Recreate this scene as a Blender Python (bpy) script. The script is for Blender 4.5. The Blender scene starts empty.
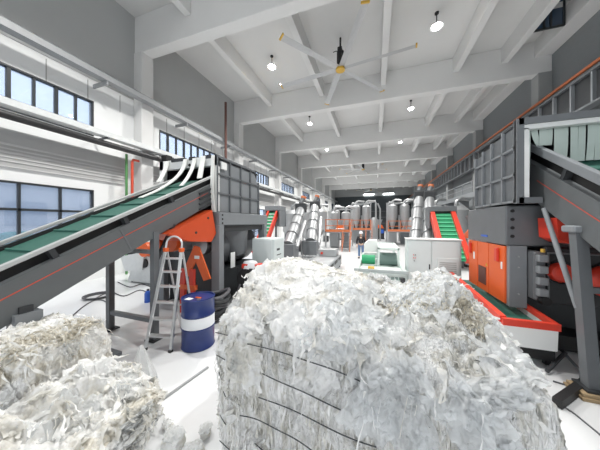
import bpy, math, random
import numpy as np
from mathutils import Vector, Matrix

random.seed(7)
rng = np.random.default_rng(7)
SC = bpy.context.scene
COL = SC.collection
PI = math.pi

# ------------------------------------------------------------------ camera, world, exposure
FPX, HOR, CAMZ, YAW = 223.0, 222.0, 2.35, math.radians(18.6)
cam = bpy.data.cameras.new('camera')
cam.sensor_width = 36.0
cam.lens = FPX / 600.0 * 36.0
cam.shift_y = -(225.0 - HOR) / 600.0
cam.clip_start = 0.05
cam.clip_end = 400
camo = bpy.data.objects.new('camera', cam)
COL.objects.link(camo)
camo.location = (0, 0, CAMZ)
camo.rotation_euler = (PI / 2, 0, YAW)
SC.camera = camo

world = bpy.data.worlds.new('overcast_sky')
SC.world = world
world.use_nodes = True
bg = world.node_tree.nodes['Background']
bg.inputs[0].default_value = (0.93, 0.965, 1.0, 1)
bg.inputs[1].default_value = 1.25
SC.view_settings.view_transform = 'Standard'
SC.view_settings.look = 'None'
SC.view_settings.gamma = 1.0
SC.view_settings.use_curve_mapping = False
SC.view_settings.exposure = 0.97
LAMP_W = 1150.0
try:
    SC.cycles.use_denoising = True
    SC.cycles.max_bounces = 8
    SC.cycles.diffuse_bounces = 5
    SC.cycles.transparent_max_bounces = 24
    SC.cycles.sample_clamp_indirect = 8.0
except Exception:
    pass


# ------------------------------------------------------------------ helpers
def ray(u, v):
    """direction of a pixel, scaled so that its depth along the view is 1"""
    r = (u - 300.0) / FPX
    c, s = math.cos(YAW), math.sin(YAW)
    return Vector((-s + r * c, c + r * s, (HOR - v) / FPX))


def on_floor(u, v, z=0.0):
    d = ray(u, v)
    k = (z - CAMZ) / d.z
    return Vector((d.x * k, d.y * k, z))


MATS = {}


def mat(name, col, rough=0.5, metal=0.0, var=0.12, scale=6.0, bump=0.0, bscale=40.0, emit=None, estr=0.0, coat=0.0, stretch=(1, 1, 1)):
    if name in MATS:
        return MATS[name]
    m = bpy.data.materials.new(name)
    m.use_nodes = True
    nt = m.node_tree
    N, L = nt.nodes, nt.links
    b = N['Principled BSDF']
    b.inputs['Roughness'].default_value = rough
    b.inputs['Metallic'].default_value = metal
    if coat:
        b.inputs['Coat Weight'].default_value = coat
    tc = N.new('ShaderNodeTexCoord')
    mp = N.new('ShaderNodeMapping')
    mp.inputs['Scale'].default_value = stretch
    L.new(tc.outputs['Object'], mp.inputs['Vector'])
    nz = N.new('ShaderNodeTexNoise')
    nz.inputs['Scale'].default_value = scale
    nz.inputs['Detail'].default_value = 4
    L.new(mp.outputs['Vector'], nz.inputs['Vector'])
    mx = N.new('ShaderNodeMix')
    mx.data_type = 'RGBA'
    L.new(nz.outputs['Fac'], mx.inputs[0])
    lo = [max(0, c * (1 - var)) for c in col]
    hi = [min(1, c * (1 + var)) for c in col]
    mx.inputs[6].default_value = (*lo, 1)
    mx.inputs[7].default_value = (*hi, 1)
    L.new(mx.outputs[2], b.inputs['Base Color'])
    if bump:
        n2 = N.new('ShaderNodeTexNoise')
        n2.inputs['Scale'].default_value = bscale
        n2.inputs['Detail'].default_value = 5
        L.new(mp.outputs['Vector'], n2.inputs['Vector'])
        bp = N.new('ShaderNodeBump')
        bp.inputs['Strength'].default_value = bump
        bp.inputs['Distance'].default_value = 0.02
        L.new(n2.outputs['Fac'], bp.inputs['Height'])
        L.new(bp.outputs['Normal'], b.inputs['Normal'])
    if emit:
        b.inputs['Emission Color'].default_value = (*emit, 1)
        b.inputs['Emission Strength'].default_value = estr
    MATS[name] = m
    return m


def glass_mat(name, tint, gloss=0.12, clear=0.8, rough=0.03):
    m = bpy.data.materials.new(name)
    m.use_nodes = True
    nt = m.node_tree
    N, L = nt.nodes, nt.links
    N.remove(N['Principled BSDF'])
    out = N['Material Output']
    t = N.new('ShaderNodeBsdfTransparent')
    t.inputs[0].default_value = (*tint, 1)
    g = N.new('ShaderNodeBsdfGlossy')
    g.inputs['Roughness'].default_value = rough
    d = N.new('ShaderNodeBsdfDiffuse')
    d.inputs[0].default_value = (*[c * 0.8 for c in tint], 1)
    m1 = N.new('ShaderNodeMixShader')
    m1.inputs[0].default_value = clear
    L.new(d.outputs[0], m1.inputs[1])
    L.new(t.outputs[0], m1.inputs[2])
    m2 = N.new('ShaderNodeMixShader')
    m2.inputs[0].default_value = gloss
    L.new(m1.outputs[0], m2.inputs[1])
    L.new(g.outputs[0], m2.inputs[2])
    L.new(m2.outputs[0], out.inputs[0])
    MATS[name] = m
    return m


class MB:
    """collects shapes; build() links them as one mesh object"""

    def __init__(self, M=None):
        self.v, self.f, self.s = [], [], []
        self.M = M

    def _add(self, vs, fs, smooth=False):
        o = len(self.v)
        if self.M is not None:
            vs = [self.M @ Vector(p) for p in vs]
        self.v += [tuple(p) for p in vs]
        self.f += [tuple(i + o for i in q) for q in fs]
        self.s += [smooth] * len(fs)
        return self

    def box(self, x0, x1, y0, y1, z0, z1, bev=0.0):
        if bev <= 0:
            vs = [(x, y, z) for x in (x0, x1) for y in (y0, y1) for z in (z0, z1)]
            fs = [(0, 1, 3, 2), (4, 6, 7, 5), (0, 4, 5, 1), (2, 3, 7, 6), (0, 2, 6, 4), (1, 5, 7, 3)]
            return self._add(vs, fs)
        b = min(bev, (x1 - x0) * .49, (y1 - y0) * .49, (z1 - z0) * .49)
        vs, idx = [], {}
        for i, (xx, sx) in enumerate(((x0, 1), (x1, -1))):
            for j, (yy, sy) in enumerate(((y0, 1), (y1, -1))):
                for k, (zz, sz) in enumerate(((z0, 1), (z1, -1))):
                    for a in range(3):
                        p = [xx + sx * b, yy + sy * b, zz + sz * b]
                        p[a] = (xx, yy, zz)[a]
                        idx[(i, j, k, a)] = len(vs)
                        vs.append(p)
        fs = []
        for a in range(3):
            o = [q for q in range(3) if q != a]
            for e in (0, 1):
                q = []
                for (m, n) in ((0, 0), (1, 0), (1, 1), (0, 1)):
                    c = [0, 0, 0]
                    c[a] = e
                    c[o[0]], c[o[1]] = m, n
                    q.append(idx[(c[0], c[1], c[2], a)])
                flip = (e == 0) ^ (a == 1)
                fs.append(tuple(q[::-1] if flip else q))
        for a in range(3):      # edge strips running along axis a
            o = [q for q in range(3) if q != a]
            for m in (0, 1):
                for n in (0, 1):
                    c0, c1 = [0, 0, 0], [0, 0, 0]
                    c1[a] = 1
                    for c in (c0, c1):
                        c[o[0]], c[o[1]] = m, n
                    q = (idx[(*c0, o[0])], idx[(*c1, o[0])], idx[(*c1, o[1])], idx[(*c0, o[1])])
                    flip = (m ^ n) ^ (a == 1)
                    fs.append(q if flip else q[::-1])
        for i in (0, 1):
            for j in (0, 1):
                for k in (0, 1):
                    q = tuple(idx[(i, j, k, a)] for a in range(3))
                    fs.append(q if (i + j + k) % 2 else q[::-1])
        return self._add(vs, fs)

    def cyl(self, a, b, r, r2=None, n=16, caps=True):
        a, b = Vector(a), Vector(b)
        r2 = r if r2 is None else r2
        ax = (b - a).normalized()
        t = Vector((0, 0, 1)) if abs(ax.z) < .9 else Vector((1, 0, 0))
        e1 = ax.cross(t).normalized()
        e2 = ax.cross(e1)
        vs = []
        for c, rr in ((a, r), (b, r2)):
            for i in range(n):
                th = 2 * PI * i / n
                vs.append(c + e1 * (rr * math.cos(th)) + e2 * (rr * math.sin(th)))
        self._add(vs, [(i, (i + 1) % n, n + (i + 1) % n, n + i) for i in range(n)], True)
        if caps:
            o = len(self.v) - 2 * n
            self.f += [tuple(o + i for i in range(n))[::-1], tuple(o + n + i for i in range(n))]
            self.s += [False, False]
        return self

    def tube(self, pts, r, n=8, closed=False):
        pts = [Vector(p) for p in pts]
        m = len(pts)
        vs = []
        pe = None
        for i, p in enumerate(pts):
            if closed:
                d = (pts[(i + 1) % m] - pts[i - 1]).normalized()
            else:
                d = (pts[min(i + 1, m - 1)] - pts[max(i - 1, 0)]).normalized()
            if pe is None:
                t = Vector((0, 0, 1)) if abs(d.z) < .9 else Vector((1, 0, 0))
                e1 = d.cross(t).normalized()
            else:
                e1 = (pe - d * pe.dot(d)).normalized()
            pe = e1
            e2 = d.cross(e1)
            for k in range(n):
                th = 2 * PI * k / n
                vs.append(p + e1 * (r * math.cos(th)) + e2 * (r * math.sin(th)))
        fs = []
        for i in range(m if closed else m - 1):
            a, b = i * n, ((i + 1) % m) * n
            for k in range(n):
                fs.append((a + k, a + (k + 1) % n, b + (k + 1) % n, b + k))
        if not closed:
            fs.append(tuple(range(n))[::-1])
            fs.append(tuple((m - 1) * n + k for k in range(n)))
        return self._add(vs, fs, True)

    def bar(self, a, b, w, h, up=(0, 0, 1)):
        """rectangular bar from a to b"""
        a, b = Vector(a), Vector(b)
        d = (b - a).normalized()
        u = Vector(up)
        s = d.cross(u)
        if s.length < 1e-4:
            s = d.cross(Vector((1, 0, 0)))
        s.normalize()
        u = s.cross(d)
        vs = [c + s * (w / 2 * i) + u * (h / 2 * j) for c in (a, b) for i, j in ((-1, -1), (1, -1), (1, 1), (-1, 1))]
        return self._add(vs, [(3, 2, 1, 0), (4, 5, 6, 7), (0, 1, 5, 4), (1, 2, 6, 5), (2, 3, 7, 6), (3, 0, 4, 7)])

    def prism(self, poly, axis, lo, hi):
        """polygon in the two other axes (order y,z / x,z / x,y), extruded along axis"""
        n = len(poly)

        def P(p, e):
            if axis == 'x':
                return (e, p[0], p[1])
            if axis == 'y':
                return (p[0], e, p[1])
            return (p[0], p[1], e)
        vs = [P(p, lo) for p in poly] + [P(p, hi) for p in poly]
        fs = [tuple(range(n))[::-1], tuple(range(n, 2 * n))] + [(i, (i + 1) % n, n + (i + 1) % n, n + i) for i in range(n)]
        return self._add(vs, fs)

    def lathe(self, c, prof, n=24, axis='z'):
        c = Vector(c)
        vs = []
        for r, h in prof:
            for i in range(n):
                th = 2 * PI * i / n
                a, b = r * math.cos(th), r * math.sin(th)
                vs.append(c + (Vector((a, b, h)) if axis == 'z' else Vector((a, h, b)) if axis == 'y' else Vector((h, a, b))))
        m = len(prof)
        fs = [(j * n + i, j * n + (i + 1) % n, (j + 1) * n + (i + 1) % n, (j + 1) * n + i) for j in range(m - 1) for i in range(n)]
        return self._add(vs, fs, True)

    def ribbon(self, pts, w, side, th=0.008):
        """flat strip of some thickness along pts, its width along side"""
        pts = [Vector(p) for p in pts]
        s = Vector(side).normalized()
        m = len(pts)
        vs = []
        for i, p in enumerate(pts):
            d = (pts[min(i + 1, m - 1)] - pts[max(i - 1, 0)]).normalized()
            nn = d.cross(s).normalized()
            for a, b in ((-1, -1), (1, -1), (1, 1), (-1, 1)):
                vs.append(p + s * (w / 2 * a) + nn * (th / 2 * b))
        fs = [(i * 4 + k, i * 4 + (k + 1) % 4, i * 4 + 4 + (k + 1) % 4, i * 4 + 4 + k) for i in range(m - 1) for k in range(4)]
        fs += [(3, 2, 1, 0), tuple((m - 1) * 4 + k for k in range(4))]
        return self._add(vs, fs, True)

    def mesh(self, name, m, off=Vector((0, 0, 0))):
        me = bpy.data.meshes.new(name)
        me.from_pydata([(p[0] - off.x, p[1] - off.y, p[2] - off.z) for p in self.v], [], self.f)
        me.polygons.foreach_set('use_smooth', self.s)
        me.materials.append(MATS[m] if isinstance(m, str) else m)
        import bmesh
        bm = bmesh.new()
        bm.from_mesh(me)
        bmesh.ops.recalc_face_normals(bm, faces=bm.faces)
        for e in bm.edges:
            if len(e.link_faces) == 2 and e.calc_face_angle(0) > 0.7:
                e.smooth = False
        bm.to_mesh(me)
        bm.free()
        me.update()
        return me

    def build(self, name, m, parent=None, base=None):
        """base: world point that becomes the origin (top-level); children use their parent's origin"""
        if parent is not None:
            off = Vector(parent['_o'])
        else:
            off = Vector(base) if base is not None else Vector((0, 0, 0))
        o = bpy.data.objects.new(name, self.mesh(name, m, off))
        COL.objects.link(o)
        if parent is not None:
            o.parent = parent
        else:
            o.location = off
        o['_o'] = tuple(off)
        return o


def tag(o, label, cat=None, group=None, kind=None):
    o['label'] = label
    if cat:
        o['category'] = cat
    if group:
        o['group'] = group
    if kind:
        o['kind'] = kind
    return o


def thing(name, loc, label, cat, group=None, kind=None):
    o = bpy.data.objects.new(name, None)
    o.empty_display_size = 0.2
    COL.objects.link(o)
    o.location = loc
    o['_o'] = tuple(loc)
    return tag(o, label, cat, group, kind)


def piece(src, parent, loc, name=None):
    """another object with the mesh of src, under parent"""
    o = bpy.data.objects.new(name or src.name.split('.')[0], src.data)
    COL.objects.link(o)
    o.parent = parent
    o.location = loc
    o['_o'] = parent['_o']
    return o


def part(parent, name, m, fn, *a, **k):
    mb = MB()
    getattr(mb, fn)(*a, **k)
    return mb.build(name, m, parent)


def sub(parent, name, m, boxes):
    mb = MB()
    for b in boxes:
        mb.box(*b)
    return mb.build(name, m, parent)


# ------------------------------------------------------------------ materials
mat('wall_white', (.80, .81, .81), .6, var=.04, scale=1.2)
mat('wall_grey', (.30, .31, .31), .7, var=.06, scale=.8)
mat('ceiling_paint', (.64, .64, .635), .7, var=.04, scale=.7)
mat('beam_paint', (.68, .68, .675), .65, var=.04, scale=1.0)
mat('cladding_grey', (.42, .42, .42), .5, var=.05)
mat('cladding_rib', (.55, .55, .55), .45, var=.04)
mat('wall_dark', (.035, .045, .05), .6, var=.2)
mat('floor_epoxy', (.74, .75, .76), .22, var=.06, scale=.9, bump=.04, bscale=3)
mat('asphalt', (.35, .36, .37), .9, var=.2)
mat('machine_grey', (.135, .145, .155), .42, var=.08, bump=.02)
mat('machine_dark', (.035, .038, .042), .5, var=.15)
mat('machine_mid', (.22, .235, .25), .42, var=.06)
mat('plate_grey', (.12, .13, .135), .45, var=.08)
mat('rib_grey', (.25, .265, .28), .4, var=.05)
mat('black', (.012, .012, .013), .55, var=.2)
mat('rubber', (.02, .02, .02), .7)
mat('red_orange', (.60, .075, .02), .38, var=.06)
mat('rim_light', (.46, .47, .47), .4, var=.05)
mat('orange', (.74, .12, .02), .38, var=.06)
mat('red', (.70, .055, .03), .35, var=.08)
mat('orange_rail', (.52, .15, .055), .45)
mat('orange_line', (.75, .17, .10), .45)
mat('belt_green', (.035, .13, .10), .55, var=.15)
mat('belt_bright', (.02, .30, .13), .5, var=.1)
mat('cleat_green', (.10, .50, .27), .5)
mat('cabinet', (.62, .68, .68), .45, var=.02)
mat('cabinet_vent', (.40, .45, .45), .5)
mat('tank_green', (.66, .74, .71), .4, var=.03)
mat('tank_dark', (.22, .30, .28), .4)
mat('white_metal', (.80, .81, .80), .4, var=.03)
mat('strip_white', (.80, .81, .78), .45, var=.08)
mat('curtain_green', (.52, .60, .56), .45, var=.08)
mat('steel', (.42, .43, .44), .35, .8, var=.08)
mat('aluminium', (.75, .76, .77), .35, .6, var=.05)
mat('steel_light', (.40, .41, .42), .38, .45, var=.06)
mat('blue_drum', (.014, .032, .15), .35, var=.1)
mat('drum_white', (.80, .82, .85), .4, var=.03)
mat('frame_dark', (.03, .035, .04), .45)
mat('tray_white', (.66, .68, .68), .45)
mat('pipe_dark', (.03, .03, .032), .45)
mat('pipe_red', (.62, .08, .04), .4)
mat('pipe_green', (.10, .28, .10), .4)
mat('rust', (.11, .045, .035), .6)
mat('fan_blade', (.45, .46, .47), .35, .3)
mat('yellow', (.62, .38, .05), .4)
mat('wood', (.36, .26, .15), .7, var=.25, scale=14, stretch=(1, 8, 8))
mat('paper', (.82, .83, .83), .6)
mat('blue', (.03, .12, .55), .4)
mat('teal', (.03, .42, .38), .6)
mat('skin', (.55, .36, .27), .6)
mat('jacket', (.02, .02, .024), .8)
mat('jeans', (.10, .17, .30), .8)
mat('cable', (.10, .10, .11), .6)
mat('runway', (.30, .31, .32), .5)
mat('house', (.66, .68, .70), .7)
mat('house_glass', (.40, .47, .55), .3)
mat('bulb', (1, 1, 1), .3, emit=(1, .98, .93), estr=25.0)
mat('led', (1, 1, 1), .3, emit=(.95, 1, 1), estr=5.0)
glass_mat('glass', (.72, .79, .90), .10, .72)
glass_mat('glass_dark', (.10, .16, .25), .10, .3)


def film_mat(name, white, beige, grey, rough=.32, bump=.7, sx=(1, 1, 1), clear=0.0, trans=0.25):
    m = bpy.data.materials.new(name)
    m.use_nodes = True
    nt = m.node_tree
    N, L = nt.nodes, nt.links
    b = N['Principled BSDF']
    out = N['Material Output']
    b.inputs['Roughness'].default_value = rough
    b.inputs['Specular IOR Level'].default_value = .55
    tc = N.new('ShaderNodeTexCoord')
    mp = N.new('ShaderNodeMapping')
    mp.inputs['Scale'].default_value = sx
    L.new(tc.outputs['Object'], mp.inputs['Vector'])
    n1 = N.new('ShaderNodeTexNoise')
    n1.inputs['Scale'].default_value = 3.6
    n1.inputs['Detail'].default_value = 5
    n1.inputs['Roughness'].default_value = .65
    L.new(mp.outputs['Vector'], n1.inputs['Vector'])
    cr = N.new('ShaderNodeValToRGB')
    e = cr.color_ramp.elements
    e[0].position, e[0].color = .33, (*grey, 1)
    e[1].position, e[1].color = .52, (*white, 1)
    x = e.new(.41)
    x.color = (*beige, 1)
    L.new(n1.outputs['Fac'], cr.inputs['Fac'])
    L.new(cr.outputs['Color'], b.inputs['Base Color'])
    n2 = N.new('ShaderNodeTexNoise')
    n2.inputs['Scale'].default_value = 16
    n2.inputs['Detail'].default_value = 6
    n2.inputs['Distortion'].default_value = 1.2
    L.new(mp.outputs['Vector'], n2.inputs['Vector'])
    v = N.new('ShaderNodeTexVoronoi')
    v.feature = 'DISTANCE_TO_EDGE'
    v.inputs['Scale'].default_value = 22
    L.new(mp.outputs['Vector'], v.inputs['Vector'])
    ad = N.new('ShaderNodeMath')
    ad.operation = 'MULTIPLY_ADD'
    ad.inputs[1].default_value = .6
    L.new(v.outputs['Distance'], ad.inputs[0])
    L.new(n2.outputs['Fac'], ad.inputs[2])
    bp = N.new('ShaderNodeBump')
    bp.inputs['Strength'].default_value = bump
    bp.inputs['Distance'].default_value = .03
    L.new(ad.outputs[0], bp.inputs['Height'])
    L.new(bp.outputs['Normal'], b.inputs['Normal'])
    tr = N.new('ShaderNodeBsdfTranslucent')
    L.new(cr.outputs['Color'], tr.inputs[0])
    m1 = N.new('ShaderNodeMixShader')
    m1.inputs[0].default_value = trans
    L.new(b.outputs[0], m1.inputs[1])
    L.new(tr.outputs[0], m1.inputs[2])
    last = m1
    if clear > 0:
        t = N.new('ShaderNodeBsdfTransparent')
        m2 = N.new('ShaderNodeMixShader')
        m2.inputs[0].default_value = clear
        L.new(m1.outputs[0], m2.inputs[1])
        L.new(t.outputs[0], m2.inputs[2])
        last = m2
    L.new(last.outputs[0], out.inputs[0])
    MATS[name] = m


film_mat('film_core', (.90, .90, .89), (.66, .64, .58), (.36, .36, .34), sx=(3.0, 3.0, .5), trans=.08, bump=1.0)
film_mat('film_core_dirty', (.88, .88, .87), (.70, .66, .57), (.45, .44, .40), trans=.1)
film_mat('film_strip', (.93, .93, .92), (.78, .76, .70), (.58, .58, .56), bump=.3, trans=.35)
film_mat('film_beige', (.78, .75, .67), (.60, .55, .45), (.42, .39, .33), bump=.4, trans=.25)
film_mat('film_clear', (.90, .92, .93), (.85, .86, .86), (.75, .77, .78), rough=.10, bump=.8, clear=.28, trans=.3)

# ------------------------------------------------------------------ the hall: X -11..9, Y -8..64, columns every 8 m
XL, XR, YB, YF, ZC = -11.0, 9.0, -8.0, 64.0, 12.2
ROWS = [8 * k - 0.1 for k in range(0, 8)]

o = MB().box(XL - .3, XR + .3, YB, YF + .3, -.3, 0).build('floor', 'floor_epoxy')
tag(o, 'bright white glossy epoxy floor of the hall', 'floor', kind='structure')
o = MB().box(-90, XL - .3, -60, 110, -.5, -.1).build('ground', 'asphalt')
tag(o, 'grey paved yard outside the left windows', 'ground', kind='structure')

# ceiling slab with one roof-light shaft by the right wall
SX0, SX1, SY0, SY1 = 7.12, 8.22, 8.5, 13.5
ce = MB()
ce.box(XL - .3, SX0, YB, YF + .3, ZC, ZC + .25).box(SX1, XR + .3, YB, YF + .3, ZC, ZC + .25)
ce.box(SX0, SX1, YB, SY0, ZC, ZC + .25).box(SX0, SX1, SY1, YF + .3, ZC, ZC + .25)
ceil = ce.build('ceiling', 'ceiling_paint')
tag(ceil, 'light grey concrete ceiling with deep cross beams', 'ceiling', kind='structure')
b0 = MB().box(XL, XR, -.26, .26, 10.42, ZC, .02).build('main_beam', 'beam_paint', ceil)
b0.location = (0, ROWS[0], 0)
for y in ROWS[1:]:
    piece(b0, ceil, (0, y, 0))
s0 = MB().box(-.16, .16, .26, 7.74, 11.32, ZC, .01).build('secondary_beam', 'beam_paint', ceil)
first = True
for y in ROWS:
    for x in (-7.7, -3.6, .5, 4.6, 6.95):
        if first:
            s0.location = (x, y, 0)
            first = False
        else:
            piece(s0, ceil, (x, y, 0))
eb = MB().box(-.25, .5, .26, 7.74, 11.32, ZC, .01).build('edge_beam', 'beam_paint', ceil)
eb.location = (8.5, ROWS[0], 0)
for y in ROWS[1:]:
    piece(eb, ceil, (8.5, y, 0))
sh = MB()
sh.box(SX0 - .1, SX0, SY0, SY1, ZC + .25, 14.6).box(SX1, SX1 + .1, SY0, SY1, ZC + .25, 14.6)
sh.box(SX0 - .1, SX1 + .1, SY0 - .1, SY0, ZC + .25, 14.6).box(SX0 - .1, SX1 + .1, SY0 - .1, SY1 + .1, 14.6, 14.7)
sh.build('roof_light_shaft', 'wall_grey', ceil)
w = thing('window_20', (7.55, SY1, 11.35), 'dark blue glazed roof light between the beams at the top right', 'window', kind='structure')
fr = MB()
for x in (SX0 + .04, SX0 + .36, SX0 + .60, SX1 - .04):
    fr.box(x - .04, x + .04, SY1 - .02, SY1 + .06, 11.35, 14.6)
fr.box(SX0, SX1, SY1 - .02, SY1 + .06, 11.33, 11.41)
fr.box(SX0, SX1, SY1 - .02, SY1 + .06, 13.6, 13.7)
fr.build('window_frame', 'frame_dark', w)
for x, x1 in ((SX0 + .08, SX0 + .32), (SX0 + .40, SX0 + .56), (SX0 + .64, SX1 - .08)):
    MB().box(x, x1, SY1 + .01, SY1 + .03, 11.4, 14.6).build('pane', 'glass_dark', w)

# left wall with two bands of windows per bay
UP_Z0, UP_Z1, LO_Z0, LO_Z1 = 5.88, 7.32, 0.9, 3.66
BAYS = list(range(-1, 8))
LOBAYS = (-1, 0, 1, 2)


def win_y(k):
    return 8 * k + .95, 8 * k + 6.0


wl = MB()
for z0, z1, zs in ((0, LO_Z0, None), (LO_Z0, LO_Z1, LOBAYS), (LO_Z1, UP_Z0, None), (UP_Z0, UP_Z1, BAYS), (UP_Z1, ZC, None)):
    if zs is None:
        wl.box(XL - .3, XL, YB, YF, z0, z1)
    else:
        y = YB
        for k in zs:
            a, b = win_y(k)
            wl.box(XL - .3, XL, y, a, z0, z1)
            y = b
        wl.box(XL - .3, XL, y, YF, z0, z1)
wall_l = wl.build('wall_left', 'wall_white')
tag(wall_l, 'white factory side wall with two bands of windows', 'wall', kind='structure')
up = MB().box(XL, XL + .03, YB, YF, 8.2, ZC).build('upper_wall_panel', mat('upper_wall', (.42, .43, .43), .7, var=.05, scale=.8), wall_l)
c0 = MB().box(XL, XL + .55, -.3, .3, 0, 10.45, .02).build('column', 'ceiling_paint', wall_l)
c0.location = (0, ROWS[0], 0)
for y in ROWS[1:]:
    piece(c0, wall_l, (0, y, 0))
# sandwich-panel seams above the windows
sm = MB().box(XL, XL + .02, -.012, .012, 7.34, 8.1).build('panel_seam', 'cladding_grey', wall_l)
sm.location = (0, 1, 0)
for i in range(1, 30):
    piece(sm, wall_l, (0, 1 + i * 1.2, 0))
# grey ribbed cladding band
for k in range(0, 4):
    y0, y1 = 8 * k + .2, 8 * k + 7.2
    cb = MB().box(XL, XL + .05, y0, y1, 4.08, 5.28).build('cladding_band', 'cladding_grey', wall_l)
    for z, h in ((4.80, .03), (4.66, .02), (4.54, .03), (4.40, .02), (4.27, .02), (4.10, .02), (5.25, .02)):
        MB().box(XL + .05, XL + .075, y0, y1, z - h, z + h).build('cladding_rib', 'cladding_rib', cb)

LOWORD = {-1: 'behind the tail of the left conveyor', 0: 'beside the ribbed grey cladding', 1: 'behind the left shredder', 2: 'behind the screw conveyors'}
ORD = ['first', 'second', 'third', 'fourth', 'fifth', 'sixth', 'seventh', 'eighth', 'ninth']
wn = 1
for band, bays in (('upper', BAYS), ('lower', LOBAYS)):
    for k in bays:
        a, b = win_y(k)
        z0, z1 = (UP_Z0, UP_Z1) if band == 'upper' else (LO_Z0, LO_Z1)
        if band == 'upper':
            lab = 'upper strip window in the left wall, %s' % ('in the bay behind the camera' if k < 0 else ORD[k] + ' bay in view')
        else:
            lab = 'large lower window in the left wall ' + LOWORD[k]
        w = thing('window_%d' % wn, (XL, (a + b) / 2, z0), lab, 'window', kind='structure')
        wn += 1
        n = 9 if band == 'upper' else 5
        p = (b - a) / n
        fr = MB()
        fr.box(XL - .14, XL + .02, a, b, z0, z0 + .06).box(XL - .14, XL + .02, a, b, z1 - .06, z1)
        fr.box(XL - .14, XL + .02, a, a + .06, z0, z1).box(XL - .14, XL + .02, b - .06, b, z0, z1)
        fr.build('window_frame', 'frame_dark', w)
        rows = [(z0 + .06, z1 - .06)]
        if band == 'lower':
            rows = [(z0 + .06, 1.45), (1.51, 2.72), (2.80, z1 - .06)]
            part(w, 'transom', 'frame_dark', 'box', XL - .12, XL, a, b, 2.72, 2.80)
            part(w, 'transom', 'frame_dark', 'box', XL - .12, XL, a, b, 1.45, 1.51)
        for i in range(n):
            y = a + p * i
            if i:
                wd = .045 if (band == 'upper' and i % 2) else .03
                part(w, 'mullion', 'frame_dark', 'box', XL - .12, XL + .0, y - wd, y + wd, z0 + .06, z1 - .06)
            for (q0, q1) in rows:
                part(w, 'pane', 'glass', 'box', XL - .08, XL - .07, y + .03, y + p - .03, q0, q1)

# right wall
wr = MB()
CLY = [(1.0, 7.0)]
wr.box(XR, XR + .3, YB, YF, 0, 10.1).box(XR, XR + .3, YB, YF, 11.2, ZC)
y = YB
for a, b in CLY:
    wr.box(XR, XR + .3, y, a, 10.1, 11.2)
    y = b
wr.box(XR, XR + .3, y, YF, 10.1, 11.2)
mat('wall_shade', (.21, .225, .235), .7, var=.06)  # darker grey stands in for the shade on the right side
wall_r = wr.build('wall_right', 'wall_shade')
tag(wall_r, 'grey factory wall with shade put into its colour, behind the right shredder', 'wall', kind='structure')
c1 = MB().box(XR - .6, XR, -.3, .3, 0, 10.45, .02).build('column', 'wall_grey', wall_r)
c1.location = (0, ROWS[0], 0)
for y in ROWS[1:]:
    piece(c1, wall_r, (0, y, 0))
for i, (a, b) in enumerate(CLY):
    w = thing('window_%d' % (30 + i), (XR, (a + b) / 2, 10.1), 'dark clerestory window high in the right wall, %s from the camera' % ORD[i], 'window', kind='structure')
    n = 5
    p = (b - a) / n
    fr = MB().box(XR + .05, XR + .15, a, b, 10.1, 10.16).box(XR + .05, XR + .15, a, b, 11.14, 11.2)
    for j in range(n + 1):
        fr.box(XR + .05, XR + .15, a + p * j - .04, a + p * j + .04, 10.1, 11.2)
    fr.build('window_frame', 'frame_dark', w)
    for j in range(n):
        part(w, 'pane', 'glass_dark', 'box', XR + .09, XR + .1, a + p * j + .04, a + p * j + p - .04, 10.16, 11.14)

# far and rear walls
wf = MB().box(XL - .3, XR + .3, YF, YF + .3, 0, ZC).build('wall_far', 'wall_grey')
tag(wf, 'far end wall of the hall, dark below and pale above', 'wall', kind='structure')
part(wf, 'dark_cladding', 'wall_dark', 'box', XL + .1, XR - .1, YF - .06, YF, 0, 9.4)
dr = thing('door_1', (.5, YF - .06, 0), 'dark double sliding door in the far end wall', 'door', kind='structure')
for x in (-2.1, .55):
    lf = MB().box(x, x + 2.6, YF - .14, YF - .06, .05, 5.4).build('door_leaf', 'frame_dark', dr)
    for z in (.4, 2.0, 3.6, 5.2):
        MB().box(x + .05, x + 2.55, YF - .17, YF - .14, z, z + .1).build('rail', 'machine_grey', lf)
wb = MB().box(XL - .3, -7.5, YB - .3, YB, 0, ZC).box(6.5, XR + .3, YB - .3, YB, 0, ZC).box(-7.5, 6.5, YB - .3, YB, 8.0, ZC).build('wall_rear', 'wall_white')  # opening behind the camera is unseen, added so sky light enters
tag(wb, 'rear wall of the hall with a wide unseen opening added to let in sky light', 'wall', kind='structure')

# building and tarpaulin seen through the left windows
hs = thing('neighbour_building', (-34, 12, -.1), 'pale grey neighbouring building seen through the left windows', 'building')
part(hs, 'wall', 'house', 'box', -40, -30, -20, 26, -.1, 12.5)
part(hs, 'roof', 'cladding_grey', 'box', -40.3, -29.7, -20.3, 26.3, 12.5, 13.0)
for i in range(8):
    for z in (2.0, 6.5):
        part(hs, 'window', 'house_glass', 'box', -30.02, -29.96, -16 + i * 5.2, -13.4 + i * 5.2, z, z + 2.2)
tp = MB()
n = 14
vs = []
for i in range(n + 1):
    for j in range(n + 1):
        x, yy = i / n * 2 - 1, j / n * 2 - 1
        h = 2.0 * (1 - abs(x) ** 4) * (1 - abs(yy) ** 4) + .08 * math.sin(7 * x + 3 * yy)
        vs.append((-14 + .9 * x, 4.9 + 1.1 * yy, -.1 + max(0, h)))
fs = [(i * (n + 1) + j, (i + 1) * (n + 1) + j, (i + 1) * (n + 1) + j + 1, i * (n + 1) + j + 1) for i in range(n) for j in range(n)]
tp._add(vs, fs, True)
tag(tp.build('tarpaulin_heap', 'teal', base=(-14, 4.9, -.1)), 'teal tarpaulin over a heap outside the lower left window', 'tarpaulin')

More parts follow.
